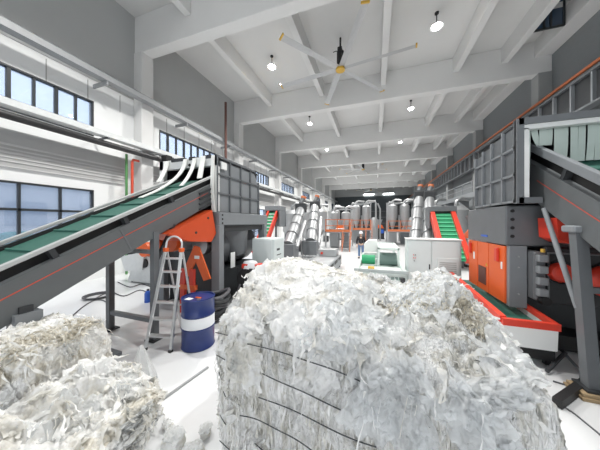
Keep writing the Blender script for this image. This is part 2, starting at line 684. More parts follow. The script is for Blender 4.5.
# ------------------------------------------------------------------ crane runways, tray and pipes on the walls
rl = thing('crane_runway', (XL, 28, 8.0), 'thin grey crane runway ledge along the left wall', 'crane runway')
part(rl, 'girder', 'runway', 'box', XL + .56, XL + .9, YB + .05, YF - .1, 8.0, 8.22)
part(rl, 'rail', 'machine_grey', 'box', XL + .68, XL + .76, YB + .05, YF - .1, 8.22, 8.32)
br = MB().box(XL + .0, XL + .86, -.03, .03, 7.85, 8.0).build('bracket', 'runway', rl)
br.location = (0, 2 - 28 + 28, 0)
for i in range(1, 16):
    piece(br, rl, (0, 2 + 4 * i, 0))
rr = thing('crane_runway', (XR, 28, 7.0), 'deep grey stiffened crane runway girder along the right wall', 'crane runway')
part(rr, 'web', 'machine_dark', 'box', XR - .86, XR - .80, YB + .05, YF - .1, 7.05, 8.25)
part(rr, 'flange', 'machine_grey', 'box', XR - 1.0, XR - .62, YB + .05, YF - .1, 8.25, 8.33)
part(rr, 'flange', 'machine_grey', 'box', XR - 1.0, XR - .62, YB + .05, YF - .1, 6.97, 7.05)
st = MB().box(XR - .98, XR - .86, -.04, .04, 7.05, 8.25).build('stiffener', 'machine_mid', rr)
st.location = (0, .9, 0)
for i in range(1, 62):
    piece(st, rr, (0, .9 + i, 0))
tr = MB()
tr.cyl((XR - .82, YB + .05, 8.62), (XR - .82, YF - .1, 8.62), .07, n=12)
o = tr.build('conductor_rail', 'orange_rail', base=(XR - .75, 28, 8.62))
tag(o, 'long orange conductor pipe above the right crane runway', 'pipe')
# service gallery further along the right wall
gl = thing('wall_gallery', (XR - 1.2, 30, 4.4), 'grey steel service gallery along the right wall behind the hopper', 'gallery')
part(gl, 'deck', 'machine_mid', 'box', XR - 1.7, XR - .62, 16.6, 52, 4.5, 4.6)
part(gl, 'edge_beam', 'rib_grey', 'box', XR - 1.8, XR - 1.7, 16.6, 52, 4.3, 4.7)
part(gl, 'handrail', 'rib_grey', 'box', XR - 1.78, XR - 1.72, 16.6, 52, 5.55, 5.62)
part(gl, 'handrail', 'rib_grey', 'box', XR - 1.77, XR - 1.73, 16.6, 52, 5.1, 5.14)
ps = MB().box(XR - 1.78, XR - 1.72, -.03, .03, 4.7, 5.6).build('post', 'rib_grey', gl)
Oz = Vector(gl['_o'])
ps.location = (0, 17 - 0, 0)
for i in range(1, 18):
    piece(ps, gl, (0, 17 + 2 * i, 0))
bk = MB().prism([(XR - 1.7, 4.5), (XR - .62, 4.5), (XR - .62, 3.6)], 'y', -.05, .05).build('bracket', 'machine_mid', gl)
bk.location = (0, 17, 0)
for i in range(1, 9):
    piece(bk, gl, (0, 17 + 4 * i, 0))

ct = thing('cable_tray', (XL + .3, 10, 5.7), 'white cable tray running under the upper left windows', 'cable tray')
part(ct, 'tray', 'tray_white', 'box', XL + .6, XL + .95, YB, 40, 5.74, 5.94)
cl = MB().box(XL + .0, XL + .95, -.03, .03, 5.68, 5.74).build('clamp', 'machine_grey', ct)
cl.location = (0, 0, 0)
for i in range(1, 14):
    piece(cl, ct, (0, 3 * i, 0))
o = MB().cyl((XL + .72, YB, 5.50), (XL + .72, 40, 5.50), .12, n=12).build('service_pipe', 'pipe_dark', base=(XL + .4, 10, 5.52))
tag(o, 'black service pipe below the white cable tray', 'pipe')
o = MB().tube([(XL + .5, 7.2, 2.6), (XL + .5, 7.2, 5.1), (XL + .5, 7.25, 5.2), (XL + .5, 7.5, 5.2)], .055).build('fire_pipe', 'pipe_red', base=(XL + .5, 7.2, 2.6))
tag(o, 'red vertical fire pipe beside the white left column', 'pipe')
o = MB().cyl((XL + .4, 7.02, 0), (XL + .4, 7.02, 5.4), .05, n=10).build('water_pipe', 'pipe_green', base=(XL + .4, 7.02, 0))
tag(o, 'green vertical pipe next to the red fire pipe', 'pipe')
o = MB().cyl((XL + 1.12, 13.1, 6.0), (XL + 1.12, 13.1, 10.7), .085, n=10).build('downpipe', 'rust', base=(XL + 1.12, 13.1, 6.0))
MB().cyl((XL + 1.12, 13.1, 6.0), (XL + 1.12, 13.1, 0), .085, n=10).build('lower_section', 'rust', o)
tag(o, 'dark rust coloured downpipe above the left hopper', 'pipe')
jb = thing('bracket_box', (XL + .8, 8.4, 5.6), 'small dark bracketed box on the left column under the tray', 'box')
part(jb, 'housing', 'black', 'box', XL + .98, XL + 1.35, 8.25, 8.6, 5.34, 5.65, bev=.03)
part(jb, 'bracket', 'machine_grey', 'bar', (XL + .57, 8.15, 5.68), (XL + 1.2, 8.4, 5.66), .06, .04)

# ------------------------------------------------------------------ pendant lamps
for sx, xx in (('left', -5.8), ('right', 2.75)):
    for i in range(7):
        y = 4 + 8 * i
        zz = 11.5
        t = thing('pendant_lamp', (xx, y, ZC), 'glowing pendant lamp in the %s ceiling row, %s' % (sx, ORD[i - 1] + ' in view from the camera' if i else 'straight above the camera'), 'lamp', 'pendant lamps')
        part(t, 'canopy', 'black', 'cyl', (xx, y, ZC - .06), (xx, y, ZC), .09, n=12)
        part(t, 'stem', 'black', 'cyl', (xx, y, zz + .2), (xx, y, ZC - .05), .018, n=8)
        part(t, 'shade', 'steel_light', 'lathe', (xx, y, zz), [(.02, .24), (.06, .24), (.10, .12), (.27, .05), (.27, .03), (.09, .10)], 20)
        bl = part(t, 'bulb', 'bulb', 'lathe', (xx, y, zz), [(.001, -.09), (.09, -.07), (.15, -.02), (.16, .03), (.08, .09), (.03, .10)], 16)
        ld = bpy.data.lights.new('pendant_light', 'SPOT')
        ld.energy = LAMP_W
        ld.spot_size = math.radians(140)
        ld.spot_blend = .6
        ld.color = (1.0, .985, .95)
        ld.shadow_soft_size = .25
        lo = bpy.data.objects.new('pendant_light', ld)
        COL.objects.link(lo)
        lo.parent = t
        lo.location = (0, 0, zz - ZC - .4)
for x in (-1.6, 3.4):
    o = MB().box(x - 1.3, x + 1.3, YF - .5, YF - .2, 9.7, 10.0, .03).build('linear_lamp', 'led', base=(x, YF - .3, 9.85))
    MB().box(x - 1.35, x + 1.35, YF - .55, YF - .002, 10.0, 10.08).build('bracket', 'machine_grey', o)
    tag(o, 'long bright linear lamp high on the far wall, %s one' % ('left' if x < 0 else 'right'), 'lamp', 'lamps on the far wall')

# ------------------------------------------------------------------ ceiling fans


def fan(x, y, label, a0):
    z = 10.55
    t = thing('ceiling_fan', (x, y, ZC), label, 'ceiling fan', 'ceiling fans')
    part(t, 'down_rod', 'black', 'cyl', (x, y, z + .9), (x, y, ZC), .05, n=10)
    part(t, 'motor', 'black', 'cyl', (x, y, z + .08), (x, y, z + .9), .19, n=20)
    part(t, 'gearbox', 'black', 'box', x - .12, x + .12, y - .3, y + .05, z + .75, z + 1.0, bev=.03)
    part(t, 'hub', 'yellow', 'cyl', (x, y, z - .10), (x, y, z + .05), .24, n=24)
    part(t, 'wire', 'black', 'tube', [(x, y, z + .95), (x - .25, y, z + 1.0), (x - .4, y + .1, z + 1.05)], .02)
    for i in range(6):
        th = math.radians(a0 + 60 * i)
        M = Matrix.Translation((x, y, z)) @ Matrix.Rotation(th, 4, 'Z') @ Matrix.Rotation(math.radians(12), 4, 'X')
        mb = MB(M)
        mb.prism([(-.15, .0), (-.06, .03), (.10, .025), (.16, -.01), (.05, .0), (-.06, .0)], 'x', .22, 3.58)
        bl = mb.build('blade', 'fan_blade', t)
        mb = MB(M)
        mb.box(3.58, 3.65, -.16, .17, -.02, .05)
        mb.build('tip_cap', 'yellow', bl)


fan(-1.76, 12.0, 'large six bladed ceiling fan nearest the camera', 53)
fan(-1.76, 36.0, 'small distant ceiling fan in the middle of the hall', 20)
fan(-1.0, 60.0, 'most distant ceiling fan in front of the far wall', 0)


# ------------------------------------------------------------------ inclined conveyors feeding the two shredders
def incline(xc, y0, z0, slope):
    a = math.atan(slope)
    return Matrix.Translation((xc, y0, z0)) @ Matrix.Rotation(a, 4, 'X')


def feed_conveyor(t, xl, xr, y0, z0, y1, slope, lay, rimmat, bd, red_from):
    """rim-top line passes (y0,z0) and runs up to y1; lay = rim, recess, plate depths below the rim top"""
    xc, w = (xl + xr) / 2, (xr - xl)
    M = incline(xc, y0, z0, slope)
    ln = (y1 - y0) / math.cos(math.atan(slope))
    d1, d2, d3, dr = lay
    for s in (-1, 1):
        xo = s * w / 2
        a, b = sorted((xo, xo - s * .05))
        mb = MB(M)
        mb.box(a - .015, b + .015, 0, ln, -d1, 0, .006)
        mb.build('side_rim', rimmat, t)
        mb = MB(M)
        a2, b2 = sorted((xo - s * .12, xo - s * .15))
        mb.box(a2, b2, 0, ln, -d2, -d1)
        mb.build('skirt', 'black', t)
        mb = MB(M)
        mb.box(a, b, 0, ln, -d3, -d2, .004)
        mb.box(min(xo, xo - s * .11), max(xo, xo - s * .11), 0, ln, -d2 - .0, -d2 + .02)
        pl = mb.build('side_plate', 'plate_grey', t)
        mb = MB(M)
        e0, e1 = sorted((xo, xo + s * .004))
        mb.box(e0, e1, red_from[0] * ln, red_from[1] * ln, -dr - .006, -dr + .006)
        mb.build('red_stripe', 'pipe_red', pl)
        n = int(ln / 1.05)
        for i in range(n):
            mb = MB(M)
            yy = .5 + i * 1.05
            a3, b3 = sorted((xo - s * .02, xo - s * .12))
            mb.box(a3, b3, yy, yy + .07, -d2, -d1 + .0)
            mb.build('bracket', 'machine_dark', t)
        for i in range(int(ln / 2)):
            mb = MB(M)
            e0, e1 = sorted((xo, xo + s * .006))
            mb.box(e0, e1, 1.5 + i * 2, 1.53 + i * 2, -d3, -d2)
            mb.build('joint_plate', 'machine_grey', pl)
    mb = MB(M)
    mb.box(-w / 2 + .15, w / 2 - .15, 0, ln, -bd - .02, -bd)
    be = mb.build('belt', 'belt_green', t)
    n = int(ln / .6)
    for i in range(n):
        mb = MB(M)
        mb.box(-w / 2 + .2, w / 2 - .2, .2 + i * .6, .23 + i * .6, -bd, -bd + .03)
        mb.build('cleat', 'belt_green', be)
    mb = MB(M)
    mb.box(-w / 2 + .06, w / 2 - .06, 0, ln, -d3 + .02, -d3 + .04)
    mb.build('under_tray', 'machine_dark', t)
    for yy in (.1, ln - .1):
        mb = MB(M)
        mb.cyl((-w / 2 + .06, yy, -d2 - .18), (w / 2 - .06, yy, -d2 - .18), .15, n=16)
        mb.build('roller', 'machine_dark', t)
    return M


# left feed conveyor
CLX0, CLX1, SL = -5.52, -4.15, .493
zL = lambda y: 2.72 + SL * (y - 3.15)
t = thing('feed_conveyor', (-4.8, -.6, 0), 'long grey inclined conveyor with green belt feeding the left shredder', 'conveyor')
feed_conveyor(t, CLX0, CLX1, -.6, zL(-.6), 5.0, SL, (.055, .22, .665, .36), 'rim_light', .115, (.0, .93))
for x in (CLX0 + .03, CLX1 - .03):
    lg = part(t, 'leg', 'machine_grey', 'bar', (x, 3.3, 0.02), (x, 3.3, 2.15), .11, .11, (0, 1, 0))
    sub(lg, 'foot', 'machine_dark', [(x - .12, x + .12, 3.18, 3.42, 0, .03)])
    part(t, 'brace', 'machine_dark', 'bar', (x, 3.3, 1.5), (x, 3.75, 2.3), .06, .06, (1, 0, 0))
part(t, 'cross_bar', 'machine_mid', 'bar', (CLX0, 3.3, .38), (CLX1, 3.3, .38), .08, .08)
part(t, 'cross_bar', 'machine_mid', 'bar', (CLX0, 3.3, 1.75), (CLX1, 3.3, 1.75), .08, .08)
for x in (CLX0 + .03, CLX1 - .03):
    lg = part(t, 'leg', 'machine_dark', 'bar', (x, 1.55, 0.02), (x, 1.55, 1.3), .12, .12, (0, 1, 0))
    sub(lg, 'clamp_block', 'machine_mid', [(x - .10, x + .10, 1.44, 1.68, .98, 1.22)])
    part(t, 'side_arm', 'machine_dark', 'bar', (x, 1.0, .98), (x, 1.5, 1.02), .08, .08)
# orange guard under the head of the conveyor
g = MB().prism([(3.45, 2.10), (3.9, 2.30), (4.75, 2.66), (4.9, 2.05), (4.72, 1.84), (4.05, 1.90)], 'x', -4.85, -4.0)
g = g.build('drive_guard', 'red_orange', t)
part(g, 'bolt', 'machine_dark', 'cyl', (-4.02, 4.6, 2.45), (-3.985, 4.6, 2.45), .03, n=10)
part(g, 'bolt', 'machine_dark', 'cyl', (-4.02, 4.2, 2.1), (-3.985, 4.2, 2.1), .03, n=10)
# take-up bracket ribs on the head plate
for i in range(4):
    part(t, 'take_up_rib', 'machine_dark', 'bar', (-4.13, 4.45, 2.66 + .13 * i), (-4.13, 4.9, 2.86 + .13 * i), .05, .05)

# right feed conveyor
CRX0, CRX1, SR = 2.75, 4.05, .625
zR = lambda y: 2.97 + SR * (y - 3.96)
t = thing('feed_conveyor', (3.4, .6, 0), 'steep grey inclined conveyor feeding the right shredder hopper', 'conveyor')
feed_conveyor(t, CRX0, CRX1, .45, zR(.45), 5.35, SR, (.125, .33, .86, .52), 'machine_mid', .31, (.0, .90))
lg = part(t, 'leg', 'machine_grey', 'bar', (2.78, 4.13, .11), (2.78, 4.34, 2.25), .13, .13, (0, 1, 0))
part(lg, 'foot', 'machine_dark', 'box', 2.66, 2.90, 4.0, 4.26, .09, .12)
lg = part(t, 'leg', 'machine_grey', 'bar', (4.02, 4.13, .0), (4.02, 4.34, 2.25), .13, .13, (0, 1, 0))
part(lg, 'foot', 'machine_dark', 'box', 3.90, 4.14, 4.0, 4.26, 0, .03)
part(t, 'strut', 'rib_grey', 'cyl', (2.74, 4.95, 2.58), (2.74, 4.28, 1.12), .035, n=10)
part(t, 'clamp', 'rib_grey', 'box', 2.66, 2.86, 4.22, 4.46, 2.2, 2.3, bev=.02)
part(t, 'cross_bar', 'machine_grey', 'bar', (2.78, 4.25, 1.4), (4.02, 4.25, 1.4), .08, .08)
bl = thing('wooden_block', (2.80, 4.1, 0), 'small wooden block under the foot of the right conveyor leg', 'wood block')
part(bl, 'board', 'wood', 'box', 2.58, 3.02, 3.95, 4.28, 0, .045, bev=.006)
part(bl, 'board', 'wood', 'box', 2.60, 3.00, 3.97, 4.26, .045, .09, bev=.006)

# ------------------------------------------------------------------ left shredder
LX0, LX1, LY0, LY1 = -6.08, -4.05, 5.0, 7.25
t = thing('shredder', (-5.0, 6.2, 0), 'large grey shredder with panelled hopper at the head of the left conveyor', 'shredder')
hp = sub(t, 'hopper', 'machine_dark', [(LX0 + .05, LX1 - .05, LY1 - .08, LY1 - .02, 2.62, 4.1), (LX0 + .05, LX0 + .1, LY0 + .1, LY1, 2.62, 4.1),
                                       (LX1 - .12, LX1 - .06, LY0 + .12, LY1 - .04, 2.62, 4.08), (LX0, LX1, LY0 + .1, LY1, 4.06, 4.10)])
ncol, zr = 4, (2.62, 3.14, 3.66, 4.12)
pw = (LY1 - LY0) / ncol
for i in range(ncol):
    for j in range(3):
        y0, y1 = LY0 + pw * i, LY0 + pw * (i + 1)
        if i == ncol - 1 and j == 2:
            mb = MB().prism([(y0 + .02, zr[2] + .02), (y1 - .02, zr[2] + .02), (y1 - .02, zr[2] + .10), (y1 - .28, zr[3] - .02), (y0 + .02, zr[3] - .02)], 'x', LX1 - .06, LX1 - .025)
        else:
            mb = MB().box(LX1 - .06, LX1 - .025, y0 + .02, y1 - .02, zr[j] + .02, zr[j + 1] - .02)
        mb.build('panel', 'machine_mid', hp)
for i in range(ncol + 1):
    top = 4.15 if i < ncol else 3.78
    y = LY0 + pw * i
    part(hp, 'rib', 'machine_grey', 'box', LX1 - .05, LX1 + .03, y - .02, y + .02, 2.6, top)
for z in zr[:3]:
    part(hp, 'rib', 'machine_grey', 'box', LX1 - .05, LX1 + .03, LY0, LY1, z - .02, z + .02)
part(hp, 'top_rim', 'machine_grey', 'box', LX1 - .06, LX1 + .04, LY0, LY1 - .28, 4.1, 4.16)
part(hp, 'label_plate', 'paper', 'box', LX1 - .0, LX1 + .045, 5.14, 5.36, 3.82, 4.02)
# white front frame of the hopper
ff = sub(t, 'front_frame', 'white_metal', [(LX0, LX0 + .14, LY0 - .04, LY0 + .1, 2.9, 4.14), (LX1 - .08, LX1, LY0 - .04, LY0 + .1, 2.62, 4.14),
                                           (LX0, LX1, LY0 - .04, LY0 + .1, 3.88, 4.14)])
for x in (-5.85, -5.0, -4.6, -4.2):
    part(ff, 'hole', 'black', 'cyl', (x + .05, LY0 - .05, 3.95), (x + .05, LY0 - .02, 3.95), .045, n=12)
for a, b in ((-5.6, -5.1), (-4.95, -4.75), (-4.45, -4.2)):
    part(ff, 'dark_cap', 'machine_dark', 'box', a, b, LY0 - .07, LY0 + .12, 4.08, 4.17)
for (xa, ya, za), (xb, yb, zb), wd in (((-5.05, 4.92, 4.12), (-5.2, 3.75, 2.92), .14), ((-4.75, 4.93, 4.12), (-4.72, 4.45, 3.28), .12),
                                      ((-4.45, 4.93, 4.15), (-4.38, 4.72, 3.50), .16), ((-4.10, 4.90, 4.13), (-4.06, 4.88, 2.62), .10),
                                      ((-5.75, 4.92, 4.12), (-5.62, 4.55, 3.45), .16)):
    pts = []
    for k in range(11):
        s = k / 10
        pts.append((xa + (xb - xa) * s, ya + (yb - ya) * s ** 1.8 - .05 * math.sin(PI * s), za + (zb - za) * (s ** .8)))
    part(ff, 'curtain_strip', 'strip_white', 'ribbon', pts, wd, (1, 0, 0), .02)
fl = part(t, 'flange_box', 'machine_mid', 'box', LX0 - .05, -3.92, 4.95, 7.72, 2.26, 2.61, bev=.02)
for z in (2.32, 2.43, 2.54):
    part(fl, 'bolt_hole', 'black', 'cyl', (-3.93, 5.06, z), (-3.912, 5.06, z), .028, n=10)
part(t, 'lower_flange', 'machine_dark', 'box', LX0, -4.0, 5.0, 7.6, 2.08, 2.26)
for x, y in ((-4.04, 5.02), (-6.0, 5.02), (-4.04, 7.55), (-6.0, 7.55)):
    lg = part(t, 'leg', 'machine_mid', 'box', x - .13, x + .13, y - .1, y + .1, .03, 2.27, bev=.012)
    sub(lg, 'foot', 'machine_dark', [(x - .14, x + .14, y - .18, y + .18, 0, .03)])
part(t, 'rotor_housing', 'machine_grey', 'cyl', (-5.0, 5.25, 1.65), (-5.0, 7.4, 1.65), .72, n=32)
part(t, 'rotor_cone', 'machine_grey', 'cyl', (-4.7, 6.3, 2.1), (-4.3, 6.3, 1.2), .75, .3, n=24)
part(t, 'base', 'machine_dark', 'box', -5.9, -4.2, 5.15, 7.4, .03, .95)
part(t, 'front_plate', 'machine_dark', 'box', -5.9, -4.2, 5.08, 5.15, .5, 2.1)
for x, z, r in ((-5.6, 1.75, .2), (-5.05, 1.8, .24)):
    mo = part(t, 'motor', 'machine_mid', 'cyl', (x, 4.55, z), (x, 5.1, z), r, n=20)
    part(mo, 'cover', 'orange', 'cyl', (x, 4.42, z), (x, 4.56, z), r * .95, n=20)
part(t, 'pulley', 'steel', 'cyl', (-4.55, 4.9, 1.7), (-4.55, 5.08, 1.7), .26, n=20)
part(t, 'side_plate', 'paper', 'box', -4.02, -4.0, 5.55, 5.75, 1.0, 1.45)

# motor under the left shredder with red and white cover
t = thing('drive_motor', (-3.35, 5.75, 0), 'black motor with red and white cover beside the left shredder leg', 'motor')
part(t, 'housing', 'black', 'cyl', (-3.45, 5.45, .75), (-3.45, 6.05, .75), .28, n=20)
for k in range(6):
    part(t, 'cooling_fin', 'machine_dark', 'box', -3.75, -3.15, 5.48 + k * .1, 5.5 + k * .1, .47, 1.04)
cv = part(t, 'cover', 'drum_white', 'lathe', (-3.45, 5.7, 1.0), [(.24, 0), (.24, .1), (.18, .2), (.02, .24)], 20)
part(cv, 'band', 'red', 'box', -3.6, -3.4, 5.47, 5.6, 1.02, 1.16, bev=.02)
part(cv, 'band', 'red', 'box', -3.28, -3.12, 5.6, 5.9, 1.0, 1.14, bev=.02)
part(t, 'base', 'black', 'box', -3.75, -3.15, 5.4, 6.1, 0, .5, bev=.02)
part(t, 'cable', 'cable', 'tube', [(-3.6, 5.42, .6), (-3.62, 5.3, .4), (-3.6, 5.25, .1), (-3.5, 5.2, .03), (-3.2, 5.1, .03)], .03)

# orange sheet-metal guard behind the ladder
t = thing('safety_guard', (-4.3, 4.4, 0), 'orange sheet metal guard frame standing behind the stepladder', 'guard')
part(t, 'panel', 'orange', 'prism', [(-4.75, 1.0), (-4.35, 1.75), (-4.2, 1.72), (-3.85, .95), (-4.05, .88), (-4.3, 1.35), (-4.55, .95)], 'y', 4.5, 4.54)
for x in (-4.72, -4.42):
    part(t, 'leg', 'red', 'box', x - .08, x + .08, 4.48, 4.56, 0, 1.15, bev=.01)
part(t, 'cross_bar', 'orange', 'box', -4.8, -4.3, 4.47, 4.57, .62, .74)
part(t, 'notice', 'paper', 'box', -4.33, -4.18, 4.49, 4.5, 1.42, 1.5)

# ------------------------------------------------------------------ right shredder
RX0, RX1, RY0, RY1 = 2.40, 4.45, 5.0, 6.7
t = thing('shredder', (3.4, 6.2, 0), 'grey and orange shredder with strip curtain hopper on the right', 'shredder')
hp = sub(t, 'hopper', 'machine_dark', [(RX0 + .06, RX1, RY1 - .06, RY1 - .01, 2.72, 4.1), (RX0 + .06, RX0 + .1, RY0 + .1, RY1, 2.72, 4.1), (RX0, RX1, RY0 + .05, RY1, 4.08, 4.12),
                                       (RX1 - .06, RX1, RY0 + .1, RY1, 2.72, 4.1)])
zr = (2.72, 3.2, 3.68, 4.12)
cols = (5.0, 5.45, 5.9, 6.3, 6.7)
for i in range(4):
    for j in range(3):
        zt = zr[j + 1] - .02 - (.06 * i if j == 2 else 0)
        part(hp, 'panel', 'machine_grey', 'box', RX0 + .02, RX0 + .06, cols[i] + .02, cols[i + 1] - .02, zr[j] + .02, zt)
for i, y in enumerate(cols):
    part(hp, 'rib', 'machine_mid', 'box', RX0 - .03, RX0 + .05, y - .02, y + .02, 2.7, 4.16 - .06 * i)
for z in zr[:3]:
    part(hp, 'rib', 'machine_mid', 'box', RX0 - .03, RX0 + .05, RY0, RY1, z - .02, z + .02)
ff = sub(t, 'front_frame', 'machine_grey', [(RX0 - .03, RX0 + .07, RY0 - .06, RY0 + .06, 2.68, 4.17), (RX0, RX1, RY0 - .06, RY0 + .06, 4.06, 4.17), (RX1 - .08, RX1, RY0 - .06, RY0 + .06, 2.68, 4.17),
                                            (RX0, 2.72, RY0 - .06, RY0 + .1, 2.68, 2.78)])
part(ff, 'inner_post', 'white_metal', 'box', RX0 + .07, RX0 + .16, RY0 - .02, RY0 + .08, 2.78, 4.0)
part(ff, 'inner_beam', 'white_metal', 'box', RX0 + .07, RX1 - .08, RY0 - .02, RY0 + .08, 3.98, 4.06)
x = RX0 + .20
k = 0
while x < RX1 - .15:
    sway = (0, .10, .02, .01, .015, .0, .02, .01, 0, .015, .01, 0, .02, 0, .01, 0, 0)[k % 17]
    pts = [(x + sway * s * s + .006 * math.sin(k), RY0 + .12 + .02 * (k % 2) + .04 * s * s, 4.02 - (1.0 if x < 2.68 else .30 if (x < 2.97 or x > 3.83) else .62) * s) for s in [q / 6 for q in range(7)]]
    part(ff, 'curtain_strip', 'curtain_green', 'ribbon', pts, .094, (1, 0, 0), .006)
    x += .106
    k += 1
# body
bx = part(t, 'drive_box', 'machine_grey', 'box', 2.36, 4.5, 5.28, 7.1, 1.90, 2.66, bev=.02)
for z in (2.08, 2.24, 2.40, 2.56):
    part(bx, 'bolt_hole', 'black', 'cyl', (2.46, 5.285, z), (2.46, 5.265, z), .032, n=10)
part(bx, 'name_plate', 'blue', 'box', 2.35, 2.362, 6.0, 6.3, 2.02, 2.06)
body = part(t, 'body', 'machine_dark', 'box', 2.75, 4.4, 5.75, 7.05, .3, 1.9)
fp = part(t, 'front_plate', 'machine_mid', 'box', 2.41, 2.68, 5.27, 5.40, .74, 1.9, bev=.01)
for z in (1.0, 1.5, 1.7):
    part(fp, 'bolt', 'steel', 'cyl', (2.55, 5.275, z), (2.55, 5.255, z), .015, n=8)
for i, (a, b) in enumerate(((5.36, 6.0), (6.02, 6.55), (6.57, 7.1))):
    pn = part(t, 'orange_panel', 'orange', 'box', 2.38, 2.43, a, b, .77, 1.88, bev=.008)
    if i == 1:
        part(pn, 'grille', 'rust', 'box', 2.372, 2.382, 6.12, 6.50, .92, 1.32)
    if i == 0:
        part(pn, 'handle', 'red', 'box', 2.33, 2.38, 5.55, 5.66, 1.55, 1.82, bev=.01)
        part(pn, 'warning_label', 'paper', 'box', 2.373, 2.381, 5.44, 5.49, 1.42, 1.56)
    if i == 1:
        part(pn, 'warning_triangle', 'yellow', 'prism', [(6.06, 1.36), (6.14, 1.36), (6.10, 1.43)], 'x', 2.372, 2.381)
    if i == 2:
        part(pn, 'handle', 'red', 'box', 2.33, 2.38, 6.9, 7.0, 1.55, 1.82, bev=.01)
        part(pn, 'warning_label', 'paper', 'box', 2.373, 2.381, 6.72, 6.80, 1.42, 1.6)
gb = part(t, 'gearbox', 'machine_grey', 'box', 2.69, 2.86, 5.1, 5.7, .95, 1.82, bev=.03)
for z in (1.05, 1.25, 1.45, 1.65):
    part(gb, 'lug', 'rib_grey', 'box', 2.70, 2.84, 5.0, 5.1, z, z + .13, bev=.015)
part(gb, 'eye_bolt', 'yellow', 'cyl', (2.78, 5.05, 1.82), (2.78, 5.05, 1.88), .03, n=10)
part(gb, 'oil_plug', 'black', 'cyl', (2.80, 4.98, .98), (2.80, 5.1, .98), .07, n=14)
bp = part(t, 'bearing_plate', 'machine_dark', 'box', 2.88, 4.3, 5.16, 5.26, .9, 1.9, bev=.02)
part(bp, 'frame', 'machine_grey', 'tube', [(2.91, 5.15, 1.0), (2.91, 5.15, 1.8), (3.9, 5.15, 1.8)], .02)
for x, z, r in ((3.05, 1.47, .165), (3.66, 1.36, .27)):
    mo = part(t, 'motor_cover', 'red', 'lathe', (x, 5.0, z), [(.001, .0), (r * .55, .01), (r * .9, .04), (r, .08), (r, .17)], 28, 'y')
    part(mo, 'rim', 'machine_dark', 'lathe', (x, 5.0, z), [(r + .03, .12), (r + .03, .17), (r * .4, .17)], 28, 'y')
rg = MB().prism([(2.79, 2.42), (3.9, 2.42), (3.9, 2.02), (2.95, 2.0), (2.81, 2.08)], 'y', 4.75, 5.2).build('red_guard', 'red', t)
part(rg, 'edge', 'machine_dark', 'box', 2.95, 3.0, 4.73, 5.21, 1.98, 2.03)
part(t, 'base_frame', 'black', 'box', 2.8, 4.4, 5.3, 7.1, .04, .3)
for x, y in ((2.9, 5.4), (4.3, 5.4), (2.9, 7.0), (4.3, 7.0)):
    part(t, 'foot', 'machine_dark', 'box', x - .1, x + .1, y - .1, y + .1, 0, .05)

# discharge conveyor below it, red rim and white end
t = thing('discharge_conveyor', (2.4, 5.6, 0), 'low discharge conveyor with red rim and white end under the right shredder', 'conveyor')
M = Matrix.Translation((0, 4.66, .66)) @ Matrix.Rotation(math.atan(.06), 4, 'X')
for nm, m, bxs in (('side_rim', 'red', (2.0, 2.09, 0, 2.72, 0, .11)), ('side_rim', 'red', (2.68, 2.75, 0, 2.72, 0, .09)), ('end_rim', 'red', (2.02, 2.75, -.07, .0, -.02, .09)),
                   ('side_plate', 'white_metal', (2.04, 2.08, 0, 2.72, -.34, 0)), ('side_plate', 'white_metal', (2.69, 2.73, 0, 2.72, -.34, 0)), ('end_plate', 'white_metal', (2.04, 2.73, -.05, 0, -.36, -.02)),
                   ('belt', 'belt_green', (2.09, 2.68, 0, 2.72, -.12, -.09))):
    mb = MB(M)
    mb.box(*bxs)
    mb.build(nm, m, t)
mb = MB(M)
mb.cyl((2.09, .12, -.18), (2.68, .12, -.18), .08, n=14)
mb.build('roller', 'black', t)
for y in (4.8, 7.3):
    for x in (2.08, 2.69):
        part(t, 'leg', 'black', 'box', x - .04, x + .04, y - .04, y + .04, 0, .36)
part(t, 'blue_clip', 'blue', 'box', 1.97, 2.03, 5.0, 5.1, .42, .60, bev=.01)
part(t, 'skid', 'black', 'box', 2.1, 2.72, 4.66, 4.9, .12, .3)

# bent black steel frame lying on the floor by the right conveyor leg
t = thing('floor_bracket', (2.2, 3.6, 0), 'bent black steel tube bracket lying on the floor beside the bale', 'bracket')
q = [on_floor(539, 354, .14), on_floor(552, 345, .18), on_floor(565, 353, .18), on_floor(547, 371, .06)]
part(t, 'loop', 'machine_dark', 'tube', q, .03, 8)
q2 = [on_floor(565, 354, .16), on_floor(588, 379, .06)]
part(t, 'strut', 'machine_grey', 'tube', q2, .022, 8)
part(t, 'bar', 'black', 'bar', on_floor(589, 380, .06), on_floor(557, 403, .06), .09, .10)
part(t, 'end_cap', 'black', 'box', *[c for p in [on_floor(590, 378, .06)] for c in (p.x - .07, p.x + .07, p.y - .07, p.y + .07, .0, .15)])
o = MB().tube([on_floor(553, 381, .012), on_floor(566, 385, .012), on_floor(578, 387, .012)], .012).build('loose_cable', 'cable', base=on_floor(566, 385))
tag(o, 'short black cable on the floor beside the bent bracket', 'cable')
o = MB().tube([on_floor(556, 401, .01), on_floor(575, 414, .01), on_floor(597, 432, .01), on_floor(640, 470, .01)], .009).build('loose_cable', 'cable', base=on_floor(575, 414))
tag(o, 'thin dark cable crossing the floor at the bottom right corner', 'cable')

